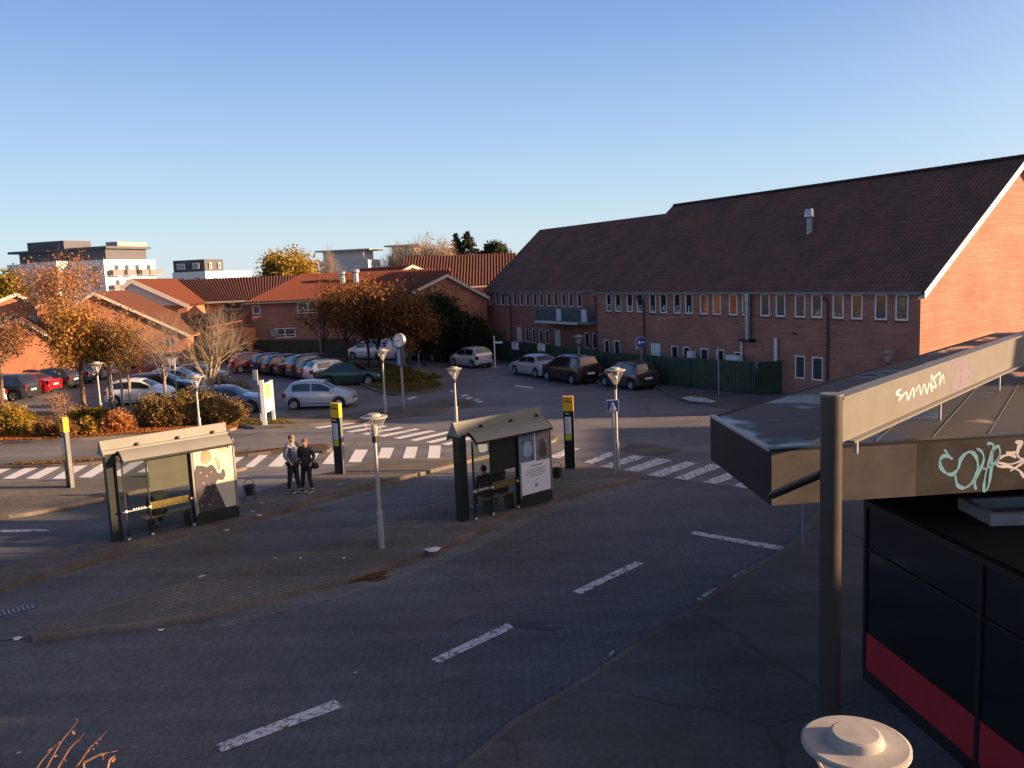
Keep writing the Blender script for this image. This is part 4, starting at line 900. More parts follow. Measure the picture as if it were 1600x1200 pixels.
def build_car(kind, paint, name, label, group, sx=1.0):
    T = CT[kind]; L = T['L']; root = thing(name, label, 'car' if kind != 'van' else 'van', (0, 0, 0), 0, group)
    xs = set(np.round(np.linspace(0, L, 46), 3)); 
    for k in ('top', 'belt', 'w'): xs |= {round(a, 3) for a, _ in T[k]}
    for wx in T['wh']: xs |= {round(wx+d*(T['r']+.07), 3) for d in (-1, -.95, -.8, -.55, -.3, 0, .3, .55, .8, .95, 1)}
    xs = sorted(xs); xs = [x for i, x in enumerate(xs) if i == 0 or x-xs[i-1] > .008]
    def prof(x):
        tp, bl, w_ = lerp_tab(T['top'], x), lerp_tab(T['belt'], x), lerp_tab(T['w'], x)*sx
        tp = max(tp, bl+.01); g = min(1, (tp-bl)/.5); wr = w_*(.97-.2*g)
        zb = .2 if .25 < x < L-.25 else .2+.08*abs((x-L/2)/(L/2))
        arch = 0
        for wx in T['wh']:
            q = T['r']+.07; d = abs(x-wx)
            if d < q: arch = max(arch, T['r']+math.sqrt(q*q-d*d))
        zs_ = max(zb, arch)
        mid = max(zs_+.02, (bl+.2)*.52)
        return [(0, zb), (w_*.6, zb), (w_*.62, zs_ if arch else zb), (w_*.985, zs_), (w_*1.0, max(zs_+.03, mid*.75)), (w_*1.0, max(zs_+.06, mid*1.1)), (w_*.985, max(zs_+.08, bl-.09)), (w_*.955, max(zs_+.1, bl)),
                (wr+.0, tp-.055*g-.008), (wr*.9, tp-.012), (wr*.5, tp+.022*g+.008), (0, tp+.03*g+.01)]
    n = 12; vs = []; fs = []
    for x in xs:
        P = prof(x)
        vs += [(x, y, z) for y, z in P]+[(x, -y, z) for y, z in P[-2:0:-1]]
    m_ = 2*n-2
    for i in range(len(xs)-1):
        for k in range(m_):
            j = (k+1) % m_; fs.append((i*m_+k, (i+1)*m_+k, (i+1)*m_+j, i*m_+j))
    fs.append(tuple(range(m_))); fs.append(tuple((len(xs)-1)*m_+k for k in range(m_))[::-1])
    mb = MB().add(vs, fs); bm = bmesh.new(); me = bpy.data.meshes.new('b'); me.from_pydata(mb.v, [], mb.f); bm.from_mesh(me)
    bmesh.ops.recalc_face_normals(bm, faces=bm.faces); bm.to_mesh(me); bm.free(); me.name = 'body'; me.materials.append(paint)
    me.polygons.foreach_set('use_smooth', [True]*len(me.polygons)); me.set_sharp_from_angle(angle=R(32))
    body = bpy.data.objects.new('body', me); col.objects.link(body); body.parent = root
    def side(x, t, s, off=.008):
        P = prof(x); a = P[7]; b = P[8]; y = a[0]+(b[0]-a[0])*t+off; return (x, s*y, a[1]+(b[1]-a[1])*t)
    def glass(name, grid):
        mb = MB(); r_ = len(grid); c_ = len(grid[0])
        mb.add([p for row in grid for p in row], [(i*c_+j, i*c_+j+1, (i+1)*c_+j+1, (i+1)*c_+j) for i in range(r_-1) for j in range(c_-1)])
        o = mb.build(name, m_cg, root, True, 60); return o
    a, b = T['sg']; cuts = [(a, (a+b)/2-.04), ((a+b)/2+.04, b)] if kind not in ('van',) else [(a+.2, b)]
    if kind in ('estate', 'mpv', 'suv'): cuts = [(a+.05, a+(b-a)*.27), (a+(b-a)*.3, a+(b-a)*.62), (a+(b-a)*.65, b)]
    for s in (-1, 1):
        for (c0, c1) in cuts: glass('side_window', [[side(x, t, s) for x in np.linspace(c0, c1, 9)] for t in (.1, .5, .9)])
    def cap(x0, x1, sgn, nx=6):
        g_ = []
        for x in np.linspace(x0, x1, nx):
            P = prof(x); w0 = P[8][0]*.86; tp = P[-1][1]; t9 = P[9][1]
            g_.append([(x+sgn*.006, y, t9+(tp-t9)*(1-(abs(y)/w0)**2)+.012) for y in np.linspace(-w0, w0, 7)])
        return g_
    glass('windscreen', cap(T['ws'][0]+.04, T['ws'][1]-.03, 1)); glass('rear_window', cap(T['rg'][0]+.02, T['rg'][1], -1))
    W = lerp_tab(T['w'], T['wh'][0])*sx
    for k, wx in enumerate(T['wh']):
        for s in (-1, 1):
            r = T['r']; M = Matrix.Translation((wx, s*(W-.1), r)) @ Matrix.Rotation(R(-90)*s, 4, 'X')
            wl_ = MB().lathe([(r*.62, -.09), (r*.95, -.09), (r, -.05), (r, .05), (r*.95, .085), (r*.64, .09), (r*.62, .05)], 20, M).build('wheel', m_rubber, root, True, 50)
            rm = MB().lathe([(r*.64, .088), (r*.58, .07), (r*.56, .03), (0, .04)], 20, M)
            for q in range(6):
                Mq = M @ Matrix.Rotation(q*math.pi/3, 4, 'Z'); rm.box(.03, r*.58, -.022, .022, .04, .075, Mq)
            rm.build('rim', m_rim, wl_)
    zl_ = lerp_tab(T['belt'], L-.15)
    for s in (-1, 1):
        wf = lerp_tab(T['w'], L-.3)*sx; yy = sorted((s*(wf-.02), s*(wf-.28)))
        MB().box(L-.42, L-.12, yy[0], yy[1], zl_-.13, zl_+.02, Matrix.Identity(4)).build('headlight', m_head, root)
        wrr = lerp_tab(T['w'], .1)*sx; yy = sorted((s*(wrr+.03), s*(wrr-.17)))
        zt = lerp_tab(T['belt'], .1)
        MB().box(-.012, .2, yy[0], yy[1], zt-.22, zt+.02).build('tail_light', m_red_lamp, root)
        MB().box(T['ws'][1]-.2, T['ws'][1]-.06, s*(W*.98) if s > 0 else -W*.98-.16, W*.98+.16 if s > 0 else -W*.98, zl_+.16, zl_+.28).build('mirror', paint, root)
        MB().box((T['wh'][0]+.4), (T['wh'][1]-.4), s*(W+.004) if s > 0 else -W-.012, W+.012 if s > 0 else -W-.004, .3, .34).build('sill_trim', m_black, root)
    MB().box(-.02, .03, -.26, .26, .62, .73).build('number_plate', m_white, root)
    MB().box(L-.05, L+.01, -.26, .26, .34, .45).build('number_plate', m_white, root)
    MB().box(L-.09, L+.004, -.36, .36, .47, .56).build('grille', m_black, root)
    MB().box(-.015, .1, -.6, .6, .25, .38).build('bumper_trim', m_black, root)
    return root, T
m_cg = glassmat('car_glass', (.015, .018, .022), .04)
cp = {'silver': carpaint('silver', (.42, .44, .48)), 'lsilver': carpaint('light_silver', (.55, .57, .6)), 'white': carpaint('white', (.72, .73, .74)), 'black': carpaint('black', (.01, .01, .012)), 'dark': carpaint('anthracite', (.03, .033, .04)), 'blue': carpaint('dark_blue', (.03, .045, .09)),
      'mblue': carpaint('blue', (.09, .14, .28)), 'red': carpaint('red', (.33, .012, .018)), 'maroon': carpaint('maroon', (.05, .012, .018)), 'green': carpaint('bottle_green', (.012, .045, .038)), 'pale': carpaint('pale_blue_silver', (.42, .47, .55)), 'grey': carpaint('grey', (.12, .13, .14))}
def place(kind, paint, name, label, group, corner, heading, side=-1, z=0.):
    """corner: ground point of the near rear corner; heading clockwise from +Y; side -1 = car's left flank is the near one"""
    root, T = build_car(kind, cp[paint], name, label, group)
    f = Vector((math.sin(R(heading)), math.cos(R(heading)), 0)); r = Vector((f.y, -f.x, 0)); W = lerp_tab(T['w'], T['wh'][0])
    c = Vector(corner)+r*W*(1 if side < 0 else -1)
    root.location = (c.x, c.y, z); root.rotation_euler = (0, 0, math.atan2(f.y, f.x)); return root
gK = 'cars parked along the green fence'; gM = 'row of cars nose-in in the middle of the car park'; gL = 'cars parked with their rears to the aisle on the left'; gF = 'cars parked behind the hedge'
place('hatch', 'lsilver', 'parked_car', 'light silver hatchback parked by the fence end, farthest of the kerbside silver cars', gK, G(744, 577), -36)
place('saloon', 'silver', 'parked_car', 'silver saloon parked along the green fence in front of the black people carrier', gK, G(848, 592.5), -30)
place('mpv', 'black', 'parked_car', 'black people carrier parked between the silver saloon and the dark hatchback', gK, G(905, 603), -30)
place('hatch', 'dark', 'parked_car', 'dark hatchback parked nearest along the green fence with a bright red tail light', gK, G(996, 612), -30)
place('suv', 'black', 'parked_car', 'black off-roader parked right of the white van with a red tail light', gK, G(684, 566), -38)
place('estate', 'black', 'parked_car', 'black estate partly hidden behind the off-roader near the dark fence', gK, G(705, 565.5), -38)
place('mpv', 'white', 'parked_van', 'small white van seen side-on between the tree trunks', gK, G(604, 563), -62)
place('van', 'white', 'parked_van', 'white van with rear window facing the road, right behind the clock post', gK, G(633, 565), -50)
place('hatch', 'red', 'parked_car', 'red hatchback at the far left end of the middle row', gM, G(364, 584.5), 62, 1)
place('hatch', 'blue', 'parked_car', 'dark navy car just right of the red hatchback', gM, G(400, 586), 55, 1)
place('estate', 'dark', 'parked_car', 'dark estate with a long shiny roof, third car of the middle row', gM, G(418, 588.5), 55, 1)
place('saloon', 'maroon', 'parked_car', 'dark maroon saloon in the middle row between two dark cars', gM, G(438, 591), 55, 1)
place('suv', 'dark', 'parked_car', 'anthracite off-roader with bright alloy wheel in the middle row', gM, G(459, 594), 55, 1)
place('hatch', 'black', 'parked_car', 'black hatchback squeezed beside the white car behind the green one', gM, G(475, 597), 55, 1)
place('hatch', 'white', 'parked_car', 'white car whose tail shows behind the bottle green saloon', gM, G(487, 600.5), 55, 1)
place('saloon', 'green', 'parked_car', 'bottle green car parked side-on in front of the white one', None, G(490, 605), 92, 1)
place('hatch', 'pale', 'parked_car', 'silver-blue hatchback driving or standing alone nearest the bus lanes', None, G(442, 641.5), 94, 1)
place('hatch', 'white', 'parked_car', 'white hatchback parked behind the hedge, seen between the tree trunks', gF, G(163, 636), 86, 1)
place('estate', 'blue', 'parked_car', 'dark blue estate between the white hatchback and the pale silver car', gF, G(190, 624), 84, 1)
place('hatch', 'lsilver', 'parked_car', 'pale silver car third behind the hedge', gF, G(228, 614), 84, 1)
place('saloon', 'grey', 'parked_car', 'grey car farthest of the four parked behind the hedge', gF, G(252, 605), 84, 1)
place('estate', 'mblue', 'parked_car', 'blue car whose bonnet pokes out right of the hedge', None, G(283, 651), 88, 1)
XR = -31.2
for k, (kd_, pt, lb) in enumerate([('hatch', 'white', 'white car cut off by the left edge of the photo'), ('suv', 'dark', 'dark grey off-roader nearest in the left row with a red tail light'), ('saloon', 'red', 'red saloon between the dark off-roader and the stickered hatchback'),
                                  ('hatch', 'dark', 'dark hatchback with pale stickers on its tail'), ('estate', 'blue', 'dark blue estate with a red tail light behind the big tree trunk'), ('suv', 'silver', 'silver-grey car behind the dark estate by the tree trunk')]):
    place(kd_, pt, 'parked_car', lb, gL, Vector((XR+(.0 if k else -.6), 51.0+2.75*k, 0)), -84, -1)
for k, (kd_, pt, lb, xy, hd) in enumerate([('saloon', 'dark', 'dark saloon with its windscreen facing right at the far left', (-41.5, 61.5), 84), ('saloon', 'maroon', 'maroon saloon beyond the dark one at the far left', (-41, 65.5), 84),
                                  ('van', 'black', 'large dark van behind the golden tree crown', (-36.5, 69.5), -84), ('suv', 'maroon', 'dark red off-roader right of the big dark van', (-31.5, 70.5), -84), ('hatch', 'silver', 'small silver car at the right end of the far left row', (-28.8, 70), -60)]):
    place(kd_, pt, 'parked_van' if kd_ == 'van' else 'parked_car', lb, gL, Vector((xy[0], xy[1], 0)), hd, -1 if hd < 0 else 1)

# ================================================================ STREET LAMPS
def lamp(label, p, h, rad=.34, group='conical street lamps'):
    t = thing('street_lamp', label, 'street lamp', tuple(p), random.random()*6, group)
    mp = mat('lamp_steel', (.4, .4, .39), .45, .4, .12); mh = mat('lamp_shade_grey', (.3, .295, .285), .75, .0, .15, 6., spec=.15)
    k = MB().tube((0, 0, 0), (0, 0, 1.0), .075, .07, 14); k.tube((0, 0, 1.0), (0, 0, 1.06), .085, .085, 14); k.tube((0, 0, 1.06), (0, 0, h-.62), .048, .042, 12); k.build('pole', mp, t, True)
    MB().tube((0, 0, h-.66), (0, 0, h-.5), .075, .07, 14).build('collar', MC['dark_metal'], t, True); MB().tube((0, 0, -.0), (0, 0, .03), .16, .16, 14).build('base_plate', MC['dark_metal'], t, True)
    MB().lathe([(0, h+.062), (rad*.42, h+.06), (rad*.47, h+.05), (rad*.53, h+.0), (rad*.62, h-.006), (rad*.95, h-.004), (rad, h-.012), (rad, h-.04), (rad*.95, h-.045), (0, h-.03)], 40).build('shade', mh, t, True, 22)
    r_ = MB()
    for q in range(4):
        a = q*math.pi/2; r_.tube((.06*math.cos(a), .06*math.sin(a), h-.5), (rad*.93*math.cos(a), rad*.93*math.sin(a), h-.04), .011, .011, 6)
    r_.build('rib', mp, t)
    MB().lathe([(.05, h-.5), (.07, h-.42), (.085, h-.3), (.06, h-.22), (0, h-.2)], 16).build('lantern', mat('frosted_lantern', (.4, .38, .34), .3), t, True)
    gm_ = bpy.data.materials.get('cone_glass')
    if not gm_:
        gm_, tt, bb_ = principled('cone_glass'); bb_.inputs['Alpha'].default_value = .16; bb_.inputs['Base Color'].default_value = (.5, .48, .45, 1); bb_.inputs['Roughness'].default_value = .15
    MB().lathe([(.075, h-.5), (rad*.9, h-.05)], 24).build('cone', gm_, t, True)
    return t
for lb, bx_, by_, ty in (('street lamp standing in front of the hedge above the left shelter', 314, 690, 588), ('street lamp rising from the hedge bed beside the golden tree trunk', 160, 662, 567), ('street lamp on the pavement left of the clock post', 603, 649, 547),
                         ('street lamp rising behind the left end of the right shelter', 714, 672, 575), ('street lamp on the bus platform in the middle, nearest of the full-height ones', 597, 864, 650),
                         ('street lamp beside the blue crossing sign at the right crossing', 965, 740, 577), ('street lamp in front of the brick wall above the canopy edge', 1386, 640, 549), ('thin street lamp behind the black people carrier by the green fence', 906, 592, 525)):
    p = G(bx_, by_, .0); lamp(lb, p, height_at(p, ty))
p = G(1337, 1157, 3.62); lamp('street lamp seen from above at the bottom right corner, its round shade very near', Vector((p.x, p.y, .12)), 3.5, .345)

# ================================================================ PYLONS, SIGNS, POSTS, BINS
m_pyl = mat('pylon_black', (.012, .013, .016), .3, var=.1)
def pylon(label, p, rz, h=2.5, w_=.34, d_=.17):
    t = thing('stop_pylon', label, 'bus stop pylon', tuple(p), rz, 'bus stop pylons')
    MB().box(-w_/2, w_/2, -d_/2, d_/2, 0, h-.5).build('body', m_pyl, t)
    o = MB().box(-w_/2-.004, w_/2+.004, -d_/2-.004, d_/2+.004, h-.5, h).build('head', m_yellow, t)
    MB().box(-w_/2+.04, w_/2-.12, -d_/2-.01, -d_/2-.005, h-.13, h-.1).box(-w_/2+.04, w_/2-.05, -d_/2-.01, -d_/2-.005, h-.2, h-.16).box(-w_/2+.04, w_/2-.16, -d_/2-.01, -d_/2-.005, h-.05, h-.03).build('lettering', m_black, o)
    tt = MB().box(-w_/2+.05, w_/2-.09, -d_/2-.012, -d_/2-.001, h-1.27, h-.7).build('timetable', m_white, t)
    k = MB()
    for i in range(12): k.box(-w_/2+.07, w_/2-.13-.04*random.random(), -d_/2-.015, -d_/2-.0125, h-.75-i*.042, h-.735-i*.042)
    k.build('printing', mat('grey_print', (.3, .3, .34), .7), tt)
    MB().box(-w_/2+.05, w_/2-.09, -d_/2-.013, -d_/2-.002, h-1.5, h-1.29).build('zone_label', mat('yellow_green_label', (.5, .52, .03), .6), t)
    MB().box(-w_/2+.06, -w_/2+.2, -d_/2-.006, -d_/2-.001, h-.6, h-.57).build('logo', m_white, t)
    MB().box(w_/2+.001, w_/2+.012, -d_/2+.02, d_/2-.02, 0, h-.5).build('edge_strip', mat('pylon_edge', (.16, .17, .18), .4, .3), t)
    return t
pylon('slim bus stop pylon with a yellow head standing alone at the left', G(111, 761, .12), R(-43), 2.45, .34)
pylon('black bus stop pylon with a yellow head right of the two standing people', G(532, 740, .12), R(-24), 2.5)
pylon('black bus stop pylon with a yellow head right of the right-hand shelter', G(891, 732, .12), R(-8), 2.5)
def post_sign(name, label, cat, base, ytop, r=.03, m=None, z=.0):
    p = Vector(base); h = height_at(p, ytop); t = thing(name, label, cat, tuple(p), 0)
    MB().tube((0, 0, 0), (0, 0, h), r, r, 10).build('pole', m or m_grey, t, True); return t, h
# crossing sign
t, h = post_sign('crossing_sign', 'blue square pedestrian crossing sign at the right end of the platform', 'road sign', G(960, 742, .12), 625, .035)
m_blue = mat('sign_blue', (.01, .035, .22), .35, var=.05)
sgn = MB().box(-.29, .29, -.06, -.045, h-.56, h+.02).build('sign_plate', m_white, t); sgn.rotation_euler = (0, 0, 0)
MB().box(-.27, .27, -.066, -.0605, h-.54, h).build('sign_face', m_blue, sgn)
MB().sheet([(-.19, -.07, h-.45), (.19, -.07, h-.45), (0, -.07, h-.08)]).build('triangle', m_white, sgn)
k = MB(); k.lathe([(.028, 0), (0, .0)], 10, Matrix.Translation((.0, -.074, h-.2)) @ Matrix.Rotation(R(90), 4, 'X'))
for a, b in (((0, -.23), (-.01, -.33)), ((-.01, -.33), (-.06, -.42)), ((-.01, -.33), (.05, -.42)), ((0, -.25), (-.06, -.31)), ((0, -.25), (.06, -.3))):
    k.tube((a[0], -.074, h+a[1]), (b[0], -.074, h+b[1]), .012, .012, 6)
k.build('walker_symbol', m_black, sgn)
k = MB()
for i in range(4): k.box(-.18+i*.1, -.13+i*.1, -.071, -.067, h-.52, h-.47)
k.build('stripes', m_white, sgn); sgn.scale = (.68, 1, .68); sgn.location = (0, 0, h*.32)
# round blue arrow sign
t, h = post_sign('arrow_sign', 'round blue road sign with a white left arrow in front of the brick wall', 'road sign', G(1003, 603), 526, .03)
o = MB().lathe([(0, -.05), (.33, -.05), (.33, -.04), (0, -.04)], 28, Matrix.Translation((0, 0, h-.33)) @ Matrix.Rotation(R(90), 4, 'X')); o = o.build('sign_plate', m_white, t)
MB().lathe([(0, .056), (.305, .056), (.305, .0505), (0, .0505)], 28, Matrix.Translation((0, 0, h-.33)) @ Matrix.Rotation(R(90), 4, 'X')).build('sign_face', m_blue, o)
MB().slab([(-.22, -.06, h-.33), (-.08, -.06, h-.47), (-.08, -.06, h-.36), (.2, -.06, h-.36), (.2, -.06, h-.3), (-.08, -.06, h-.3), (-.08, -.06, h-.19)][::-1], (0, -.006, 0)).build('arrow', m_white, o)
o.location = (0, -.0, 0)
t, h = post_sign('round_sign', 'small round blue sign on a thin mast behind the bare trees', 'road sign', G(272, 606), 528, .03)
o = MB().lathe([(0, -.05), (.3, -.05), (.3, -.03), (0, -.03)], 24, Matrix.Translation((0, 0, h-.3)) @ Matrix.Rotation(R(90), 4, 'X')).build('sign_plate', m_blue, t)
t, h = post_sign('parking_sign', 'narrow white parking sign on a post behind the silver cars', 'road sign', G(277, 622), 559, .035)
MB().box(-.3, .1, -.06, -.03, h-.75, h).build('sign_plate', m_white, t); MB().box(-.26, .0, -.066, -.0605, h-.7, h-.45).build('symbol', m_blue, t)
for lb, b0, yt in (('thin bare post behind the far parked silver cars', (292, 606), 557), ('thin grey post left of the white hatchback', (179, 640), 585), ('short post on the green island right of the clock', (655, 577), 552),
                   ('tall thin pole in front of the green fence right of the arrow sign', (1123, 621), 541), ('thin grey pole on the right-hand pavement beneath the canopy corner', (1255, 863), 786), ('slender mast by the weathered fence', (503, 575), 505), ('thin white mast before the brick gable', (666, 562), 520)):
    t, h = post_sign('metal_post', lb, 'post', G(*b0), yt, .035, m_grey)
    MB().tube((0, 0, h), (0, 0, h+.03), .045, .045, 10).tube((0, 0, 0), (0, 0, .05), .07, .07, 10).build('cap', m_dark, t)
t, h = post_sign('street_name_sign', 'white pole with a small side plate at the far kerb by the silver hatchback', 'road sign', G(774, 575), 525, .05, m_white)
MB().box(.05, .6, -.02, .0, h-.55, h-.42).build('name_plate', m_white, t); MB().box(-.3, .3, -.3, .3, 0, .06).build('base', mat('concrete', (.3, .3, .29), .9), t)
# clock post
p = G(631, 639, .12); h = height_at(p, 521); t = thing('clock_post', 'white-faced round clock on a tall grey post at the edge of the car park', 'clock', tuple(p), R(-38))
MB().tube((0, 0, 0), (0, 0, h-.55), .065, .055, 14).build('pole', m_grey, t, True)
MB().box(-.19, .19, -.13, .13, h-1.65, h-.72).build('advert_box', mat('clock_box', (.05, .055, .07), .5), t)
MB().box(-.12, .1, -.136, -.131, h-1.6, h-.8).build('advert', mat('clock_advert', (.2, .3, .5), .5), t)
o = MB().lathe([(0, -.1), (.35, -.1), (.37, -.08), (.37, .08), (.35, .1), (0, .1)], 32, Matrix.Translation((0, 0, h-.36)) @ Matrix.Rotation(R(90), 4, 'X')).build('clock_case', m_grey, t, True)
MB().lathe([(0, .106), (.325, .106)], 32, Matrix.Translation((0, 0, h-.36)) @ Matrix.Rotation(R(90), 4, 'X')).build('dial', m_white, o)
k = MB()
for i in range(12):
    Mi = Matrix.Translation((0, -.11, h-.36)) @ Matrix.Rotation(i*math.pi/6, 4, 'Y'); k.box(-.014, .014, -.004, 0, .24, .3, Mi)
k.build('hour_marks', m_black, o)
for a, L_ in ((80, .17), (258, .26)):
    Mi = Matrix.Translation((0, -.118, h-.36)) @ Matrix.Rotation(R(a), 4, 'Y'); MB().box(-.015, .015, -.004, 0, -.03, L_, Mi).build('hand', m_black, o)
# tilted info board between two posts
p0 = G(414, 664, .12); p1 = G(428, 657, .12); t = thing('info_board', 'white and green information board between two slanting posts beside the silver-blue car', 'sign', tuple(p0), 0)
dd = p1-p0; hh = height_at(p0, 594)
MB().box(-.09, .09, -.06, .06, 0, hh).build('post', m_frame, t); MB().box(-.07+dd.x, .07+dd.x, -.05+dd.y, .05+dd.y, 0, hh-.15).build('post', m_frame, t)
M_ = Matrix(((dd.normalized().x, -dd.normalized().y, 0, 0), (dd.normalized().y, dd.normalized().x, 0, 0), (0, 0, 1, 0), (0, 0, 0, 1)))
MB().box(.1, dd.length-.08, -.03, .03, .55, hh-.2, M_).build('panel', m_white, t)
MB().box(.12, dd.length-.25, -.036, -.031, 1.2, hh-.25, M_).build('green_print', mat('green_print', (.3, .5, .12), .6), t)
t, h = post_sign('small_sign', 'small grey-blue box sign on its own mast left of the information board', 'sign', G(408, 663), 578, .035)
MB().box(-.2, -.04, -.08, .08, h-.5, h).build('box', mat('blue_grey_box', (.12, .16, .22), .5), t)
# litter bins
def litter_bin(label, p, rz):
    t = thing('litter_bin', label, 'litter bin', tuple(p), rz, 'round litter bins on the bus platforms'); t.scale = (.68, .68, .64)
    MB().lathe([(0, .28), (.19, .28), (.225, .75), (.235, .77), (.2, .77), (.19, .5)], 20).build('bucket', mat('bin_steel', (.02, .022, .024), .5), t, True, 50)
    k = MB(); k.path([(.25*math.cos(a), 0, .72+.36*math.sin(a)) for a in np.linspace(0, math.pi, 12)], .015)
    for s in (-1, 1): k.tube((s*.25, 0, 0), (s*.25, 0, .72), .015, .015, 8)
    k.box(-.27, .27, -.02, .02, .0, .015); k.build('hoop', m_dark, t)
    return t
litter_bin('round dark litter bin between the left shelter and the two standing people', G(391, 782, .12), R(10))
litter_bin('round dark litter bin half hidden behind the right shelter advert', G(870, 755, .12), R(10))
# ================================================================ BUS SHELTERS
m_shroof = mat('shelter_roof', (.2, .207, .19), .5, .1, .08, 2.); m_shdk = mat('shelter_frame', (.02, .028, .026), .4, .2, .15)
def clearglass():
    m, t, b = principled('shelter_glass'); gl = t.nodes.new('ShaderNodeBsdfGlossy'); gl.inputs['Roughness'].default_value = .03
    tr = t.nodes.new('ShaderNodeBsdfTransparent'); tr.inputs[0].default_value = (.78, .83, .81, 1)
    mx = t.nodes.new('ShaderNodeMixShader'); fr = t.nodes.new('ShaderNodeLayerWeight'); fr.inputs[0].default_value = .25
    fm = t.nodes.new('ShaderNodeMath'); fm.operation = 'MULTIPLY_ADD'; fm.inputs[1].default_value = .45; fm.inputs[2].default_value = .03; t.links.new(fr.outputs['Facing'], fm.inputs[0]); t.links.new(fm.outputs[0], mx.inputs[0]); t.links.new(tr.outputs[0], mx.inputs[1]); t.links.new(gl.outputs[0], mx.inputs[2]); t.links.new(mx.outputs[0], t.nodes['Material Output'].inputs[0]); return m
m_clear = clearglass()
def shelter(label, P0, ang, L, poster, screen_m):
    t = thing('bus_shelter', label, 'bus shelter', tuple(P0), ang)
    # solid end post, roof spine, curved wings
    MB().box(-.36, -.1, .16, .42, 0, 2.42).build('end_post', m_shdk, t)
    MB().box(-.37, -.09, .15, .43, 1.72, 1.725).build('joint', m_dark, t)
    ye = .28
    o = MB().box(-.42, L-.05, ye-.03, ye+.03, 2.50, 2.76).box(-.42, L-.05, ye-.16, ye+.2, 2.4, 2.5).build('roof_spine', m_shroof, t)
    MB().slab([(-.44, ye-.3, 2.38), (-.44, ye+.3, 2.38), (-.44, ye+.18, 2.5), (-.44, ye+.03, 2.76), (-.44, ye-.03, 2.76), (-.44, ye-.18, 2.5)], (.03, 0, 0)).build('spine_end', m_shroof, t)
    def wing(y0, y1, drop, nme):
        n = 10; top = []; 
        for i in range(n+1):
            f = i/n; y = y0+(y1-y0)*f; z = 2.46-drop*f**1.9; top.append((y, z))
        mb = MB(); ring = top+[(y, z-.035) for y, z in top[::-1]]
        a = [(-.03, y, z) for y, z in ring]; b = [(L-.08, y, z) for y, z in ring]; m = len(ring)
        mb.add(a+b, [tuple(range(m)), tuple(range(m, 2*m))[::-1]]+[(i, m+i, m+(i+1) % m, (i+1) % m) for i in range(m)])
        bm = bmesh.new(); me = bpy.data.meshes.new(nme); me.from_pydata(mb.v, [], mb.f); bm.from_mesh(me); bmesh.ops.recalc_face_normals(bm, faces=bm.faces); bm.to_mesh(me); bm.free()
        me.materials.append(m_shroof); me.polygons.foreach_set('use_smooth', [True]*len(me.polygons)); me.set_sharp_from_angle(angle=R(35))
        oo = bpy.data.objects.new(nme, me); col.objects.link(oo); oo.parent = t
        k = MB()
        for x in (-.055, L-.08): 
            for (ya, za), (yb, zb) in zip(top, top[1:]): k.slab([(x, ya, za+.005), (x, yb, zb+.005), (x, yb, zb-.1), (x, ya, za-.1)], (.025, 0, 0))
        k.box(-.05, L-.06, min(y1, y1), y1+.012, 2.46-drop-.06, 2.46-drop+.0); k.build('edge_bar', m_shdk, oo)
        return oo
    wing(.2, -.24, .25, 'roof_wing'); wing(.36, 1.1, .26, 'roof_wing')
    for x in (.5, 1.6, 2.6): MB().box(x-.03, x+.03, ye-.1, ye-.03, 2.5, 2.58).build('spine_bracket', m_shdk, t)
    # back wall glass with dark upper screen and slim posts
    xa = L-1.27                                                     # advert panel start
    xm = .62
    MB().box(.0, xm-.03, -.006, .006, .12, 2.12).build('glass_pane', m_clear, t); MB().box(xm+.03, xa-.04, -.006, .006, .12, 1.2).build('glass_pane', m_clear, t)
    MB().box(xm+.03, xa-.03, -.012, .012, 1.22, 2.16).build('dark_screen', screen_m, t)
    MB().box(-.24, -.236, .2, .42, .5, 2.1).build('glass_pane', m_clear, t)
    for x in (-.02, xm-.02, xa-.04): MB().box(x-.015, x+.02, -.025, .025, 0, 2.2).build('post', m_shdk, t)
    cl = MB()
    for x in (-.02, xm-.02, xa-.04):
        for z in (.06, .82, 2.14): cl.box(x-.035, x+.035, -.05, -.026, z-.03, z+.03)
    cl.build('glass_clamp', mat('clamp_white', (.6, .58, .5), .4), t)
    MB().box(-.1, xm, -.02, .02, .79, .82).build('rail', m_grey, t)
    k = MB(); [k.lathe([(0, .0), (.02, 0)], 8, Matrix.Translation((.18+.07*i, -.008, .84)) @ Matrix.Rotation(R(90), 4, 'X')) for i in range(5)]; k.build('warning_dots', m_white, t)
    # bench: backrest board and seat
    MB().box(xm, xa-.06, .02, .05, .72, .92).build('backrest', m_wood, t)
    s = MB().box(xm-.1, xa+.1, .2, .58, .42, .47).build('seat', m_wood, t)
    MB().box(xm+.03, xm+.1, .1, .5, .0, .42).box(xa-.14, xa-.08, .1, .5, .0, .42).build('seat_bracket', m_shdk, s)
    # advert case
    c = MB().box(xa, L, -.08, .1, 0, 2.32).build('advert_case', m_shdk, t)
    b_ = MB().box(xa+.07, L-.07, -.088, -.081, .36, 2.2).build('poster', poster[0], c)
    MB().box(xa, L, -.1, -.081, 2.2, 2.32).box(xa, xa+.05, -.1, -.081, .3, 2.2).box(L-.05, L, -.1, -.081, .3, 2.2).build('frame', m_shroof, c)
    x0, x1, z0, z1 = xa+.07, L-.07, .36, 2.2
    def pp(pts, m, nme, d=.002):
        q = [(x0+(x1-x0)*u, -.088-d, z0+(z1-z0)*v) for u, v in pts]
        MB().sheet(q).build(nme, m, b_)
    poster[1](pp)
    return t
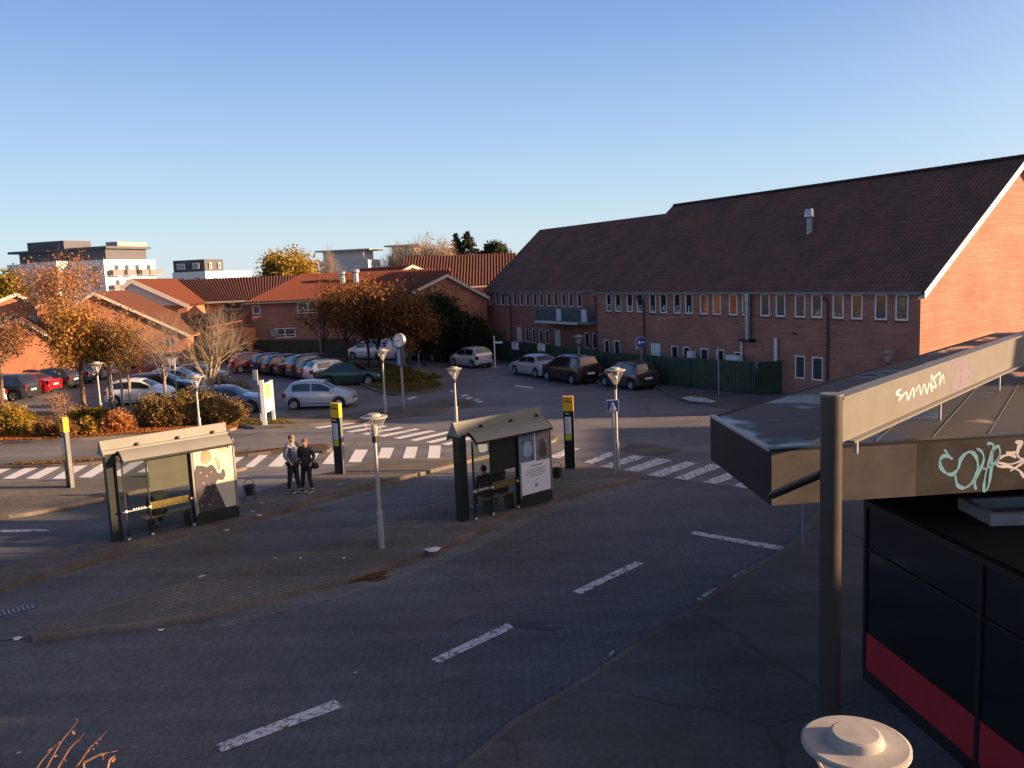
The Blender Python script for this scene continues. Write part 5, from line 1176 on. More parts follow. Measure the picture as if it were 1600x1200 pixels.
def poster_woman(pp):
    sk = mat('poster_skin', (.42, .24, .17), .5); hr = mat('poster_hair', (.32, .2, .09), .5); dk = mat('poster_dark_dress', (.05, .045, .055), .5); fl = mat('poster_flower', (.5, .2, .18), .5)
    pp([(.03, .0), (.72, .0), (.66, .12), (.58, .26), (.5, .4), (.56, .46), (.7, .44), (.78, .5), (.76, .6), (.7, .62), (.66, .55), (.58, .57), (.52, .66), (.44, .72), (.33, .69), (.22, .72), (.06, .74), (.0, .66), (.0, .3)], dk, 'dress')
    pp(smooth_poly([(.2, .76), (.42, .74), (.46, .86), (.4, .95), (.24, .96), (.17, .86)]), hr, 'hair', .004)
    pp(smooth_poly([(.24, .74), (.38, .73), (.41, .83), (.37, .9), (.27, .9), (.23, .83)]), sk, 'face', .006)
    pp(smooth_poly([(.58, .6), (.68, .62), (.64, .78), (.56, .84), (.52, .8), (.58, .72)]), sk, 'arm', .005)
    for i, (u, v) in enumerate([(.15, .62), (.3, .55), (.2, .45), (.42, .6), (.35, .4), (.5, .3), (.2, .25), (.4, .15), (.12, .1), (.3, .1)]):
        pp(smooth_poly([(u-.03, v), (u, v-.016), (u+.03, v), (u, v+.018)]), fl, 'flower', .004)
    pb = mat('poster_print', (.35, .32, .25), .5)
    for v in (.93, .88): pp([(.66, v-.02), (.93, v-.02), (.93, v+.015), (.66, v+.015)], pb, 'headline', .004)
def poster_text(pp):
    a = mat('poster_photo_blue', (.09, .13, .2), .5, var=.5, scale=7); b = mat('poster_photo_grey', (.2, .17, .17), .5, var=.5, scale=9); ln = mat('poster_text', (.25, .27, .35), .6)
    pp([(0, .52), (.47, .52), (.47, 1), (0, 1)], a, 'photo_print'); pp([(.51, .5), (1, .5), (1, .97), (.51, .97)], b, 'photo_print')
    pp(smooth_poly([(.1, .6), (.38, .6), (.4, .76), (.3, .84), (.15, .84), (.08, .74)]), mat('poster_bag', (.22, .32, .45), .5), 'bag_print', .004)
    pp(smooth_poly([(.6, .54), (.9, .54), (.88, .72), (.8, .84), (.68, .84), (.62, .7)]), mat('poster_figure', (.06, .05, .06), .5), 'figure_print', .004)
    for v, a0, a1, h in ((.44, .3, .72, .012), (.38, .16, .86, .007), (.345, .2, .8, .007), (.31, .14, .84, .007), (.275, .28, .72, .007), (.2, .46, .56, .006), (.12, .45, .55, .03)): pp([(a0, v-h), (a1, v-h), (a1, v+h), (a0, v+h)], ln, 'text_line')
scr = mat('green_grey_screen', (.075, .08, .06), .3, var=.12); scr2 = mat('dark_green_screen', (.02, .026, .022), .3, var=.12)
s1a, s1b = G(203, 845, .12), G(373, 806, .12); s2a, s2b = G(744, 813, .12), G(861, 780, .12)
an1 = math.atan2(s1b.y-s1a.y, s1b.x-s1a.x); an2 = math.atan2(s2b.y-s2a.y, s2b.x-s2a.x)
shelter('left glass bus shelter with a sunlit advert of a woman in a dark dress', s1a, an1, (s1b-s1a).length, (mat('cream_poster', (.5, .47, .36), .5, var=.03), poster_woman), scr)
shelter('glass bus shelter at the right with a white text advert below two photographs', s2a, an2, (s2b-s2a).length, (mat('white_poster', (.66, .7, .78), .5, var=.03), poster_text), scr2)

# ================================================================ PEOPLE
def skinned(name, chains, m, parent, sub=2):
    """chains: list of [(x,y,z,r),...]; first point of later chains may coincide with an existing vertex"""
    vs = []; rs = []; es = []; idx = {}
    def vid(p):
        k = tuple(round(v, 3) for v in p[:3])
        if k not in idx: idx[k] = len(vs); vs.append(p[:3]); rs.append(p[3])
        return idx[k]
    for c in chains:
        ids = [vid(p) for p in c]; es += [(a, b) for a, b in zip(ids, ids[1:]) if a != b]
    me = bpy.data.meshes.new(name); me.from_pydata(vs, es, []); o = bpy.data.objects.new(name, me); col.objects.link(o)
    mo = o.modifiers.new('s', 'SKIN'); mo.use_smooth_shade = True
    for i, v in enumerate(me.skin_vertices[0].data):
        r = rs[i]; v.radius = r if isinstance(r, tuple) else (r, r); v.use_root = i == 0
    ss = o.modifiers.new('u', 'SUBSURF'); ss.levels = sub; ss.render_levels = sub
    dg = bpy.context.evaluated_depsgraph_get(); me2 = bpy.data.meshes.new_from_object(o.evaluated_get(dg)); bpy.data.objects.remove(o)
    me2.name = name; me2.materials.clear(); me2.materials.append(m); me2.polygons.foreach_set('use_smooth', [True]*len(me2.polygons))
    o = bpy.data.objects.new(name, me2); col.objects.link(o); o.parent = parent; return o
m_skin = mat('skin', (.5, .27, .19), .6, var=.06)
def person(label, p, rz, pose, cloth, scale=1., hair=(.1, .06, .035), bald=False):
    """faces local -y; pose gives joints: hip, knees, ankles, shoulders, elbows, hands, neck, head"""
    t = thing('person', label, 'person', tuple(p), rz); t.scale = (scale,)*3
    P = {k: Vector(v) for k, v in pose.items()}
    hip, chest, neck, head = P['hip'], P['chest'], P['neck'], P['head']
    w3 = lambda v, r: (v[0], v[1], v[2], r)
    toe = lambda s: P['ankle'+s]+Vector(P.get('toe'+s, Vector((0, -.2, -.05))))
    ch = [[w3(hip, (.15, .11)), w3(hip.lerp(chest, .5), (.13, .1)), w3(chest, (.16, .11)), w3(chest.lerp(neck, .75), (.1, .08)), w3(neck, (.055, .06)), w3(neck.lerp(head, .4), (.055, .06)), w3(head+Vector((0, -.01, -.04)), (.07, .085)), w3(head+Vector((0, 0, .05)), (.075, .095)), w3(head+Vector((0, .0, .11)), (.045, .055))]]
    for s in 'LR':
        k, a = P['knee'+s], P['ankle'+s]
        hj = hip+Vector(((.09 if s == 'L' else -.09), 0, -.06)); 
        ch.append([w3(hip, .14), w3(hj, .09), w3(hj.lerp(k, .5), .078), w3(k, .055), w3(k.lerp(a, .35), .055), w3(a, .036), w3(toe(s).lerp(a, .45), .04), w3(toe(s), .03)])
        sh, e, h_ = P['sh'+s], P['el'+s], P['ha'+s]
        ch.append([w3(chest.lerp(neck, .75), .1), w3(sh, .055), w3(sh.lerp(e, .5), .046), w3(e, .038), w3(e.lerp(h_, .5), .034), w3(h_, .026)])
        d = (h_-e).normalized(); q = d.cross(Vector((0, 1, 0)));
        if q.length < .2: q = d.cross(Vector((1, 0, 0)))
        q.normalize(); palm = h_+d*.06; ch.append([w3(h_, .026), w3(palm, .028)])
        for i in range(4):
            b_ = palm+q*(-.027+.018*i); L_ = (.06, .07, .065, .05)[i]; c_ = d.cross(q)*.3
            ch.append([w3(palm, .028), w3(b_+d*.02, .0095), w3(b_+(d+c_*.5)*L_*.7, .0085), w3(b_+(d*.8+c_)*L_*1.1, .007)])
        ch.append([w3(h_, .026), w3(h_+d*.03+q*.034, .01), w3(h_+d*.06+q*.046, .009), w3(h_+d*.085+q*.044, .0075)])
    body = skinned('body', ch, m_skin, t, 1)
    # face: nose, eyes, mouth, ears
    f = MB()
    f.add([(head.x-.012, head.y-.09, head.z+.035), (head.x+.012, head.y-.09, head.z+.035), (head.x-.018, head.y-.092, head.z-.005), (head.x+.018, head.y-.092, head.z-.005), (head.x, head.y-.122, head.z+.002)], [(0, 1, 4), (0, 4, 2), (1, 3, 4), (2, 4, 3)])
    f.build('nose', m_skin, t)
    k = MB()
    for s in (-1, 1): k.lathe([(0, .004), (.011, 0)], 8, Matrix.Translation((head.x+s*.03, head.y-.094, head.z+.035)) @ Matrix.Rotation(R(90), 4, 'X'))
    k.build('eyes', m_black, t); MB().box(head.x-.022, head.x+.022, head.y-.096, head.y-.088, head.z-.032, head.z-.026).build('mouth', mat('lips', (.3, .1, .09), .5), t)
    for s in (-1, 1): MB().lathe([(.0, -.012), (.022, -.008), (.03, .01), (0, .014)], 10, Matrix.Translation((head.x+s*.078, head.y+.005, head.z+.01)) @ Matrix.Rotation(R(90), 4, 'Y')).build('ear', m_skin, t, True)
    M = Matrix.Translation(head+Vector((0, .012, .045))) @ Matrix.Diagonal((.088, .108, .1, 1))
    hp = []
    for i in range(9):
        a = i/8*math.pi*.62; hp.append((math.sin(a), math.cos(a)))
    MB().lathe(hp, 20, M @ Matrix.Rotation(R(-22), 4, 'X')).build('hair', mat('hair_%d' % int(hair[0]*1000), hair, .8, var=.3, scale=30), t, True, 80)
    # clothes
    sl = []
    for s in 'LR':
        sh, e, h_ = P['sh'+s], P['el'+s], P['ha'+s]; sl.append([w3(chest.lerp(neck, .75), (.13, .1)), w3(sh, .08), w3(sh.lerp(e, .5), .07), w3(e, .06), w3(e.lerp(h_, .5), .052), w3(e.lerp(h_, .92), .044)])
    jk = [[w3(hip+Vector((0, 0, -.05)), (.18, .14)), w3(hip+Vector((0, 0, .06)), (.18, .14)), w3(hip.lerp(chest, .6), (.18, .145)), w3(chest, (.2, .145)), w3(chest.lerp(neck, .75), (.13, .1)), w3(neck+(head-neck)*.08, (.075, .075))]]+sl
    J = skinned('jacket', jk, cloth['jacket'], t, 2)
    tr = []
    for s in 'LR':
        k, a = P['knee'+s], P['ankle'+s]; hj = hip+Vector(((.09 if s == 'L' else -.09), 0, -.06))
        tr.append([w3(hip, (.16, .125)), w3(hj, .115), w3(hj.lerp(k, .5), .096), w3(k, .075), w3(k.lerp(a, .5), .066), w3(k.lerp(a, .94), .056)])
    skinned('trousers', tr, cloth['trousers'], t, 2)
    for s in 'LR':
        a = P['ankle'+s]; to = toe(s); hl = a+(a-to).normalized()*.06; hl.z = to.z
        o = skinned('shoe', [[w3(Vector((hl.x, hl.y, max(hl.z, .04))), .046), w3(a.lerp(to, .5)*1.0, .048), w3(to, .038)]], cloth['shoes'], t, 2)
        d = (to-hl).normalized(); 
        MB().slab([hl+Vector((-.045, 0, 0)), hl+Vector((.045, 0, 0)), to+Vector((.04, 0, 0))+d*.04, to+Vector((-.04, 0, 0))+d*.04], (0, 0, -.015)).build('sole', cloth.get('sole', m_white), o)
    return t, P
def standing(dx=0., **k):
    d = dict(hip=(0, 0, .95), chest=(dx, .0, 1.32), neck=(dx, -.01, 1.52), head=(dx, -.03, 1.64), kneeL=(.1, -.03, .5), kneeR=(-.1, -.04, .5), ankleL=(.11, .02, .09), ankleR=(-.1, .02, .09),
             shL=(.19+dx, 0, 1.44), shR=(-.19+dx, 0, 1.44), elL=(.27, .05, 1.17), elR=(-.27, .05, 1.17), haL=(.22, -.1, .98), haR=(-.22, -.1, .98)); d.update(k); return d
cl1 = dict(jacket=mat('grey_blue_jacket', (.2, .22, .25), .8, var=.25, scale=12), trousers=mat('dark_trousers', (.02, .021, .026), .9), shoes=m_black)
t, P = person('person in a grey and blue jacket with rucksack, standing left of the pair', G(461, 770, .12), R(62),
       standing(kneeL=(.06, -.06, .5), ankleL=(.1, -.12, .09), ankleR=(-.1, .14, .09), kneeR=(-.1, .06, .5)), cl1, 1.07, (.16, .11, .07))
MB().slab([(-.2, -.02, 1.48), (.2, -.02, 1.48), (.19, -.0, 1.02), (-.19, -.0, 1.02)], (0, .0, 0)) if False else None
skinned('backpack', [[(0, .17, 1.4, (.13, .07)), (0, .19, 1.2, (.15, .085)), (0, .18, 1.02, (.14, .08))]], mat('light_rucksack', (.3, .29, .27), .8, var=.2, scale=8), t, 2)
MB().box(-.13, -.09, -.15, .12, 1.49, 1.505).box(.09, .13, -.15, .12, 1.49, 1.505).build('strap', m_dark, t)
MB().slab([(-.19, -.155, 1.42), (-.03, -.165, 1.42), (-.03, -.165, 1.0), (-.18, -.15, 1.0)], (0, .02, 0)).build('blue_panel', mat('blue_jacket_panel', (.05, .08, .14), .8), t)
cl2 = dict(jacket=mat('olive_black_jacket', (.045, .045, .04), .85, var=.5, scale=9), trousers=mat('dark_jeans', (.018, .02, .028), .9), shoes=m_black)
t, P = person('person in a dark jacket with black shoulder bag, standing right of the pair', G(482, 768, .12), R(-15),
       standing(kneeL=(.1, -.05, .5), ankleL=(.16, .0, .09), kneeR=(-.13, -.06, .5), ankleR=(-.2, .02, .09), haR=(-.2, -.16, 1.12)), cl2, .98, (.12, .06, .03))
skinned('shoulder_bag', [[(.25, .06, .98, (.05, .12)), (.27, .07, .86, (.06, .15)), (.26, .06, .74, (.055, .14))]], m_black, t, 2)
MB().path([(.26, .06, 1.0), (.12, -.13, 1.3), (-.02, -.1, 1.5), (-.06, .08, 1.5), (.12, .17, 1.3), (.27, .1, 1.0)], .014).build('strap', m_black, t)
def sitting(**k):
    d = dict(hip=(0, 0, .56), chest=(0, -.06, .9), neck=(0, -.1, 1.09), head=(0, -.17, 1.2), kneeL=(.12, -.42, .52), kneeR=(-.12, -.42, .52), ankleL=(.12, -.4, .09), ankleR=(-.13, -.36, .09),
             shL=(.18, -.07, 1.02), shR=(-.18, -.07, 1.02), elL=(.24, -.15, .76), elR=(-.24, -.15, .76), haL=(.1, -.36, .66), haR=(-.1, -.36, .66)); d.update(k); return d
def seat_at(P0, ang, x, y=.37): return Vector(P0)+Vector((math.cos(ang), math.sin(ang), 0))*x+Vector((-math.sin(ang), math.cos(ang), 0))*y
blk = dict(jacket=mat('dark_green_coat', (.028, .03, .024), .9, var=.3, scale=9), trousers=mat('black_trousers', (.015, .016, .02), .9), shoes=m_black)
blk2 = dict(jacket=mat('black_hoodie', (.014, .014, .016), .9, var=.3, scale=9), trousers=MC['black_trousers'], shoes=m_black)
person('person in a dark coat sitting bent forward on the bench of the left shelter', seat_at(s1a, an1, .95), an1+R(180), sitting(), blk, 1., (.03, .025, .02))
person('person in black sitting at the left end of the bench in the right shelter', seat_at(s2a, an2, .72), an2+R(165), sitting(kneeL=(.14, -.44, .5), ankleL=(.16, -.48, .09)), blk2, 1., (.02, .015, .012))
person('person in a black hooded coat sitting beside the advert case in the right shelter', seat_at(s2a, an2, 1.28, .42), an2+R(182), sitting(), blk2, 1., (.05, .03, .02))

# ================================================================ VEGETATION
def tubes_np(segs, n=5):
    vs = []; fs = []
    for p0, p1, r0, r1 in segs:
        d = (p1-p0); 
        if d.length < 1e-5: continue
        d.normalize(); a = d.orthogonal().normalized(); b = d.cross(a); o = len(vs)
        for p, r in ((p0, r0), (p1, r1)):
            for i in range(n):
                c, s = math.cos(2*math.pi*i/n), math.sin(2*math.pi*i/n); vs.append(tuple(p+a*(c*r)+b*(s*r)))
        fs += [(o+i, o+(i+1) % n, o+n+(i+1) % n, o+n+i) for i in range(n)]
    return vs, fs
def grow(p, d, L, r, lev, maxlev, segs, tips, spread, rng, up=.25):
    n = 3
    for i in range(n):
        d = (d+Vector((rng.gauss(0, .11), rng.gauss(0, .11), rng.gauss(0, .06)+up*.08))).normalized()
        q = p+d*L/n; r1 = r*.86; segs.append((p, q, r, r1)); p, r = q, r1
        if lev >= 2: tips.append((p.copy(), lev))
        if lev >= 1 and lev < maxlev and rng.random() < .65:
            a = d.orthogonal().normalized(); a.rotate(Matrix.Rotation(rng.random()*6.28, 3, d)); dd = (d+a*spread*1.1).normalized()
            grow(p, dd, L*.62, r*.5, lev+1, maxlev, segs, tips, spread, rng, up)
    if lev < maxlev:
        k = 3 if rng.random() < .55 else 2; ph = rng.random()*6.28
        for i in range(k):
            a = d.orthogonal().normalized(); a.rotate(Matrix.Rotation(ph+i*6.28/k, 3, d)); dd = (d+a*spread*rng.uniform(.6, 1.1)+Vector((0, 0, up*.3))).normalized()
            grow(p, dd, L*rng.uniform(.68, .85), r*.68, lev+1, maxlev, segs, tips, spread, rng, up)
def leafmesh(C, size, name, m, parent, flat=0.):
    C = np.array(C); n = len(C)
    a = np.random.normal(size=(n, 3)); a /= np.linalg.norm(a, axis=1)[:, None]
    b = np.random.normal(size=(n, 3)); b -= (a*b).sum(1)[:, None]*a; b /= np.linalg.norm(b, axis=1)[:, None]
    if flat: a[:, 2] *= 1-flat; b[:, 2] *= 1-flat
    s = (size*np.random.uniform(.6, 1.3, n))[:, None]
    V = np.stack([C-a*s, C-b*s*.6+a*s*.1, C+a*s, C+b*s*.6+a*s*.1], 1).reshape(-1, 3)
    me = bpy.data.meshes.new(name); me.vertices.add(4*n); me.vertices.foreach_set('co', V.ravel())
    me.loops.add(4*n); me.loops.foreach_set('vertex_index', np.arange(4*n)); me.polygons.add(n); me.polygons.foreach_set('loop_start', np.arange(0, 4*n, 4)); me.update(calc_edges=True)
    me.materials.append(m); o = bpy.data.objects.new(name, me); col.objects.link(o); 
    if parent: o.parent = parent
    return o
m_bark = mat('bark', (.14, .10, .065), .9, var=.35, scale=5, bmp=.02); m_barkl = mat('pale_bark', (.26, .21, .15), .9, var=.3, scale=5, bmp=.02); m_barkd = mat('dark_bark', (.05, .04, .03), .9, var=.35, scale=5)
L_gold = leafmat('golden_leaves', [(.38, .19, .05), (.45, .27, .07), (.28, .14, .04), (.42, .31, .09), (.2, .12, .04)])
L_rust = leafmat('rust_leaves', [(.3, .14, .07), (.4, .2, .1), (.22, .11, .06), (.45, .27, .15)])
L_brown = leafmat('brown_leaves', [(.18, .10, .055), (.25, .14, .07), (.13, .08, .04), (.22, .15, .07), (.28, .14, .06)])
L_olive = leafmat('olive_leaves', [(.11, .11, .02), (.2, .17, .03), (.07, .075, .018), (.28, .2, .03)])
L_dark = leafmat('evergreen_leaves', [(.012, .028, .012), (.02, .04, .016), (.03, .05, .02)])
L_yel = leafmat('yellow_olive_leaves', [(.33, .24, .04), (.24, .19, .04), (.16, .13, .03), (.4, .28, .05)])
L_con = leafmat('conifer_needles', [(.02, .035, .02), (.035, .05, .03), (.05, .065, .04)])
L_cen = leafmat('brown_orange_leaves', [(.2, .095, .035), (.14, .07, .03), (.26, .11, .035), (.1, .06, .03)])
L_oran = leafmat('orange_leaves', [(.42, .18, .06), (.33, .14, .06), (.48, .25, .1), (.24, .11, .05)])
L_mix = leafmat('autumn_hedge_leaves', [(.2, .18, .06), (.14, .14, .045), (.27, .15, .07), (.12, .11, .045), (.32, .22, .09), (.22, .11, .06)])
def tree(name, label, base, h, spread, leaves=None, n_leaf=6, lsize=.09, bark=None, trunk=.3, r=.1, seed=1, lev=4, angle=.6, group=None, scat=.22, minz=0., cat='tree', up=.3, lean=(0, 0), thin=1.):
    rng = random.Random(seed); segs = []; tips = []
    t = thing(name, label, cat, tuple(base), rng.random()*6.28 if leaves else 0, group)
    p = Vector((0, 0, 0)); d = Vector((lean[0], lean[1], 1)).normalized(); rr = r
    for i in range(4):
        q = p+(d+Vector((rng.gauss(0, .03), rng.gauss(0, .03), 0))).normalized()*trunk*h/4; segs.append((p, q, rr, rr*.94)); p = q; rr *= .94
    k = 4; ph = rng.random()*6
    for i in range(k):
        a = Vector((math.cos(ph+i*6.28/k), math.sin(ph+i*6.28/k), 0)); grow(p, (Vector((0, 0, 1))+a*angle*rng.uniform(.6, 1.3)).normalized(), h*.22, rr*.6, 1, lev, segs, tips, angle, rng, up)
    grow(p, Vector((0, 0, 1)), h*.26, rr*.8, 1, lev, segs, tips, angle, rng, up)
    zt = trunk*h; mz = max(s[1].z for s in segs); ms = sorted(math.hypot(s[1].x, s[1].y) for s in segs)[int(len(segs)*.97)]
    def fit(v):
        z = v.z if v.z < zt else zt+(v.z-zt)*(h-zt)/(mz-zt); k_ = 1 if v.z < zt else 1+(spread/ms-1)*min(1, (v.z-zt)/(.25*h)); return Vector((v.x*k_, v.y*k_, z))
    segs = [(fit(a), fit(b), r0*thin, r1*thin) for a, b, r0, r1 in segs]
    vs, fs = tubes_np(segs); MB().add(vs, fs).build('trunk', bark or m_bark, t, True, 80)
    if leaves:
        pts = []
        for v, lv in tips:
            v = fit(v)
            if v.z < minz: continue
            c = rng.gauss(0, 1)
            for _ in range(max(0, int(n_leaf*(1+.5*c)+rng.random()))): pts.append((v.x+rng.gauss(0, scat), v.y+rng.gauss(0, scat), v.z+rng.gauss(0, scat*.8)))
        if pts: leafmesh(pts, lsize, 'crown', leaves, t)
    return t
def tpx(name, label, bx, by, ty, wpx, z=.0, **k):
    b = G(bx, by, z); h = height_at(b, ty); sp = wpx/2*b.y/FPX; return tree(name, label, b, h, sp, **k)
gt = 'young autumn trees between hedge and car park'
tpx('autumn_tree', 'golden-leaved tree with a straight trunk rising from the left hedge bed', 133, 646, 468, 88, .12, leaves=L_gold, n_leaf=5, lsize=.075, trunk=.36, r=.15, seed=3, angle=.55, group=gt, scat=.3)
tpx('autumn_tree', 'tall sparse rust-leaved tree reaching in front of the white apartment block', 112, 598, 380, 135, .0, leaves=L_rust, n_leaf=.75, lsize=.085, trunk=.3, r=.17, seed=8, angle=.5, group=gt, lev=5, scat=.3)
tpx('autumn_tree', 'tree with greenish-yellow tuft of leaves just right of the golden one', 176, 641, 500, 75, .12, leaves=L_olive, n_leaf=3, lsize=.07, trunk=.42, r=.1, seed=5, angle=.6, group=gt, minz=2)
tpx('autumn_tree', 'slim brown-leaved tree second right of the golden one', 194, 642, 470, 85, .12, leaves=L_brown, n_leaf=1.1, lsize=.07, trunk=.4, r=.075, seed=6, angle=.55, group=gt, bark=m_barkl)
tpx('autumn_tree', 'slim tree with orange tuft in front of the white hatchback bonnet', 205, 642, 480, 80, .12, leaves=L_gold, n_leaf=1, lsize=.075, trunk=.36, r=.075, seed=9, angle=.7, group=gt, bark=m_barkl)
tpx('bare_tree', 'bare tree standing behind the left part of the hedge', 262, 645, 478, 95, .12, trunk=.3, r=.08, seed=11, angle=.65, group=gt, bark=m_barkl, lev=5, thin=1.3)
tpx('bare_tree', 'wide bare tree with pale twisted limbs above the right end of the hedge', 333, 640, 470, 150, .12, trunk=.22, r=.1, seed=12, angle=.8, group=gt, bark=m_barkl, lev=5, thin=1.5)
tpx('bare_tree', 'bare tree right behind the wide pale one, with a straighter stem', 346, 636, 478, 110, .12, trunk=.3, r=.075, seed=14, angle=.65, group=gt, bark=m_barkl, lev=5, thin=1.3)
tpx('autumn_tree', 'brown-leaved tree at the left edge of the photo', 4, 640, 478, 110, .12, leaves=L_brown, n_leaf=1.6, lsize=.08, trunk=.4, r=.12, seed=15, angle=.6, group=gt)
for i, (x, y, ty, wd, lf, lb) in enumerate(((30, 588, 488, 70, L_brown, 'slim tree before the orange brick wall, the leftmost of the far row'), (46, 587, 492, 60, L_rust, 'slim tree second from the left in the far row'), (58, 584, 500, 55, None, 'thin bare-stemmed tree in the middle of the far left row'), (66, 586, 490, 60, L_brown, 'slim brown tree fourth in the far left row'), (71, 588, 500, 50, None, 'bare sapling behind the dark hatchback'), (98, 582, 490, 60, L_rust, 'slim rusty tree behind the golden tree trunk'))):
    tpx('small_tree', lb, x, y, ty, wd, leaves=lf, n_leaf=1.3, lsize=.09, trunk=.4, r=.07, seed=20+i, lev=3, group='far row of slim trees', bark=m_barkl)
gm_ = 'dense autumn trees before the middle brick house'
for i, (x, y, ty, wd, lf, n_, lb) in enumerate(((508, 570, 448, 80, L_brown, 1, 'thin brown tree at the left end of the dense group'), (543, 573, 432, 100, L_cen, 4, 'dense tree with orange top left in the group'), (577, 577, 436, 100, L_cen, 5, 'dense orange-topped tree in the middle of the group'),
                                            (593, 582, 442, 95, L_cen, 6, 'dense brown tree left of the clock'), (628, 580, 436, 95, L_cen, 3.5, 'orange tree behind the clock'), (642, 588, 452, 85, L_cen, 6, 'dark brown tree right of the clock on the green island'))):
    tpx('autumn_tree', lb, x, y, ty, wd, .1, leaves=lf, n_leaf=n_*.55, lsize=.115, trunk=.27, r=.13, seed=30+i, lev=4, group=gm_, bark=m_barkd, scat=.35)
tpx('evergreen_tree', 'dark evergreen tree in front of the brick gable', 690, 566, 458, 62, leaves=L_dark, n_leaf=12, lsize=.12, trunk=.12, r=.14, seed=41, lev=4, scat=.4, bark=m_barkd)
tpx('evergreen_tree', 'lower dark evergreen right of the taller one at the gable', 728, 566, 492, 60, leaves=L_dark, n_leaf=12, lsize=.12, trunk=.1, r=.12, seed=42, lev=4, scat=.4, bark=m_barkd)
tpx('evergreen_tree', 'dark evergreen filling the gap beside the orange tree behind the clock', 663, 572, 468, 60, leaves=L_dark, n_leaf=13, lsize=.13, trunk=.1, r=.12, seed=43, lev=4, scat=.4, bark=m_barkd)
# far trees, behind the roofs
def far_tree(name, label, x, ytop, Y, wpx, **k):
    b = D(x, 440, Y); b.z = 0; h = D(x, ytop, Y).z; return tree(name, label, b, h, wpx/2*Y/FPX, **k)
far_tree('yellow_tree', 'round yellow-green tree rising above the red hipped roof', 453, 387, 125, 80, leaves=L_yel, n_leaf=13, lsize=.22, trunk=.3, r=.3, seed=50, scat=.6)
far_tree('bare_tree', 'thin bare tree in front of the left villa block', 518, 376, 112, 45, trunk=.45, r=.14, thin=1.6, seed=51, lev=5, bark=m_barkl)
for i, (x, y, wd, lf, lb) in enumerate(((632, 372, 60, None, 'bare pale treetop left above the dark red roof'), (655, 364, 55, None, 'bare treetop in the middle above the dark red roof'), (680, 360, 60, L_rust, 'reddish bare treetop right above the dark red roof'), (700, 372, 50, L_rust, 'rusty treetop next to the conifers'), (610, 400, 40, None, 'low bare tree between villa block and dark red roof'))):
    far_tree('bare_tree', lb, x, y, 140, wd*1.25, trunk=.35, r=.2, thin=3.6, seed=60+i, lev=5, bark=m_barkl, leaves=lf, n_leaf=.12, lsize=.16, group='bare treetops above the dark red roof', up=.8)
def conifer(label, x, ytop, Y, wpx):
    b = D(x, 440, Y); b.z = 0; h = D(x, ytop, Y).z; w_ = wpx/2*Y/FPX; t = thing('conifer', label, 'tree', tuple(b), 0, 'dark conifers on the skyline')
    MB().tube((0, 0, 0), (0, 0, h), .25, .03, 8).build('trunk', m_barkd, t)
    pts = []
    for k in range(22):
        f = k/22; z = h*(.45+.55*f); rr = w_*2.5*(1-f)**.85*random.uniform(.7, 1.2)
        for a in range(7):
            an = random.random()*6.28; 
            for s in np.linspace(.1, 1, 9):
                for _ in range(3): pts.append((math.cos(an)*rr*s+random.gauss(0, .12), math.sin(an)*rr*s+random.gauss(0, .12), z-rr*s*.18+random.gauss(0, .12)))
    leafmesh(pts, .2, 'crown', L_con, t)
conifer('slim dark conifer left of the pair on the skyline', 716, 364, 145, 24); conifer('dark conifer with a sharp tip, right of the pair on the skyline', 734, 361, 145, 34)
far_tree('pine_tree', 'flat-topped pine left of the big brick roof', 776, 379, 140, 30, leaves=L_con, n_leaf=11, lsize=.22, trunk=.6, r=.2, seed=70, scat=.4)
far_tree('evergreen_tree', 'low dark treetop left of the flat-topped pine', 757, 395, 140, 34, leaves=L_con, n_leaf=16, lsize=.24, trunk=.3, r=.2, seed=71, scat=.5)
far_tree('autumn_tree', 'olive-brown tree at the far left edge beside the white apartment block', 2, 425, 130, 60, leaves=L_olive, n_leaf=16, lsize=.24, trunk=.2, r=.3, seed=72, scat=.6)
# bushes
def bush(label, x0, x1, yb, yt, m, n, depth=1.4, lsize=.06, name='bush', group=None, z=.12, twig=None):
    a = G(x0, yb, z); b = G(x1, yb, z); c = (a+b)/2; h = height_at(c, yt); L = (b-a).length; ang = math.atan2((b-a).y, (b-a).x)
    t = thing(name, label, 'bush' if name != 'hedge' else 'hedge', (c.x, c.y+depth/2, z), ang, group)
    rs = random.Random(int(x0*7+yb)); lob = [(rs.uniform(-L/2+.2, L/2-.2), rs.uniform(-depth/2+.2, depth/2-.2), rs.uniform(.35, 1)) for _ in range(max(5, int(L*4)))]
    st = [(Vector((u*.6, v*.5, 0)), Vector((u, v, h*k_*.8)), .018, .006) for u, v, k_ in lob]
    for u, v, k_ in lob:
        for _ in range(5):
            p = Vector((u, v, h*k_*.6)); st.append((p, p+Vector((rs.gauss(0, .3), rs.gauss(0, .25), h*.35*rs.random())), .008, .003))
    vs, fs = tubes_np(st, 4); MB().add(vs, fs).build('stems', twig or m_bark, t)
    pts = []
    for i in range(n):
        u, v, k_ = lob[i % len(lob)]; rr = .38*max(.5, h)
        q = np.random.normal(size=3); q /= np.linalg.norm(q); q *= rr*(np.random.rand()**.4)*(1+.25*np.sin(q[0]*9+q[2]*7))
        pts.append((u+q[0]*1.1, v+q[1], max(.03, h*k_-rr*.75+q[2]*.95)))
        if i % 2 == 0: pts.append((u+rs.gauss(0, .25), v+rs.gauss(0, .2), rs.random()*h*k_*.8))
    leafmesh(pts, lsize, 'foliage', m, t); return t
bush('dense green and yellow hedge below the slim trees', 205, 292, 669, 624, L_mix, 17000, 1.7, .05, 'hedge')
bush('taller reddish and lime hedge end beside the car park entrance', 280, 362, 665, 611, L_mix, 20000, 1.9, .05, 'hedge')
bush('orange-brown beech bush at the foot of the slim trees', 166, 198, 676, 630, L_oran, 7000, .9, .055)
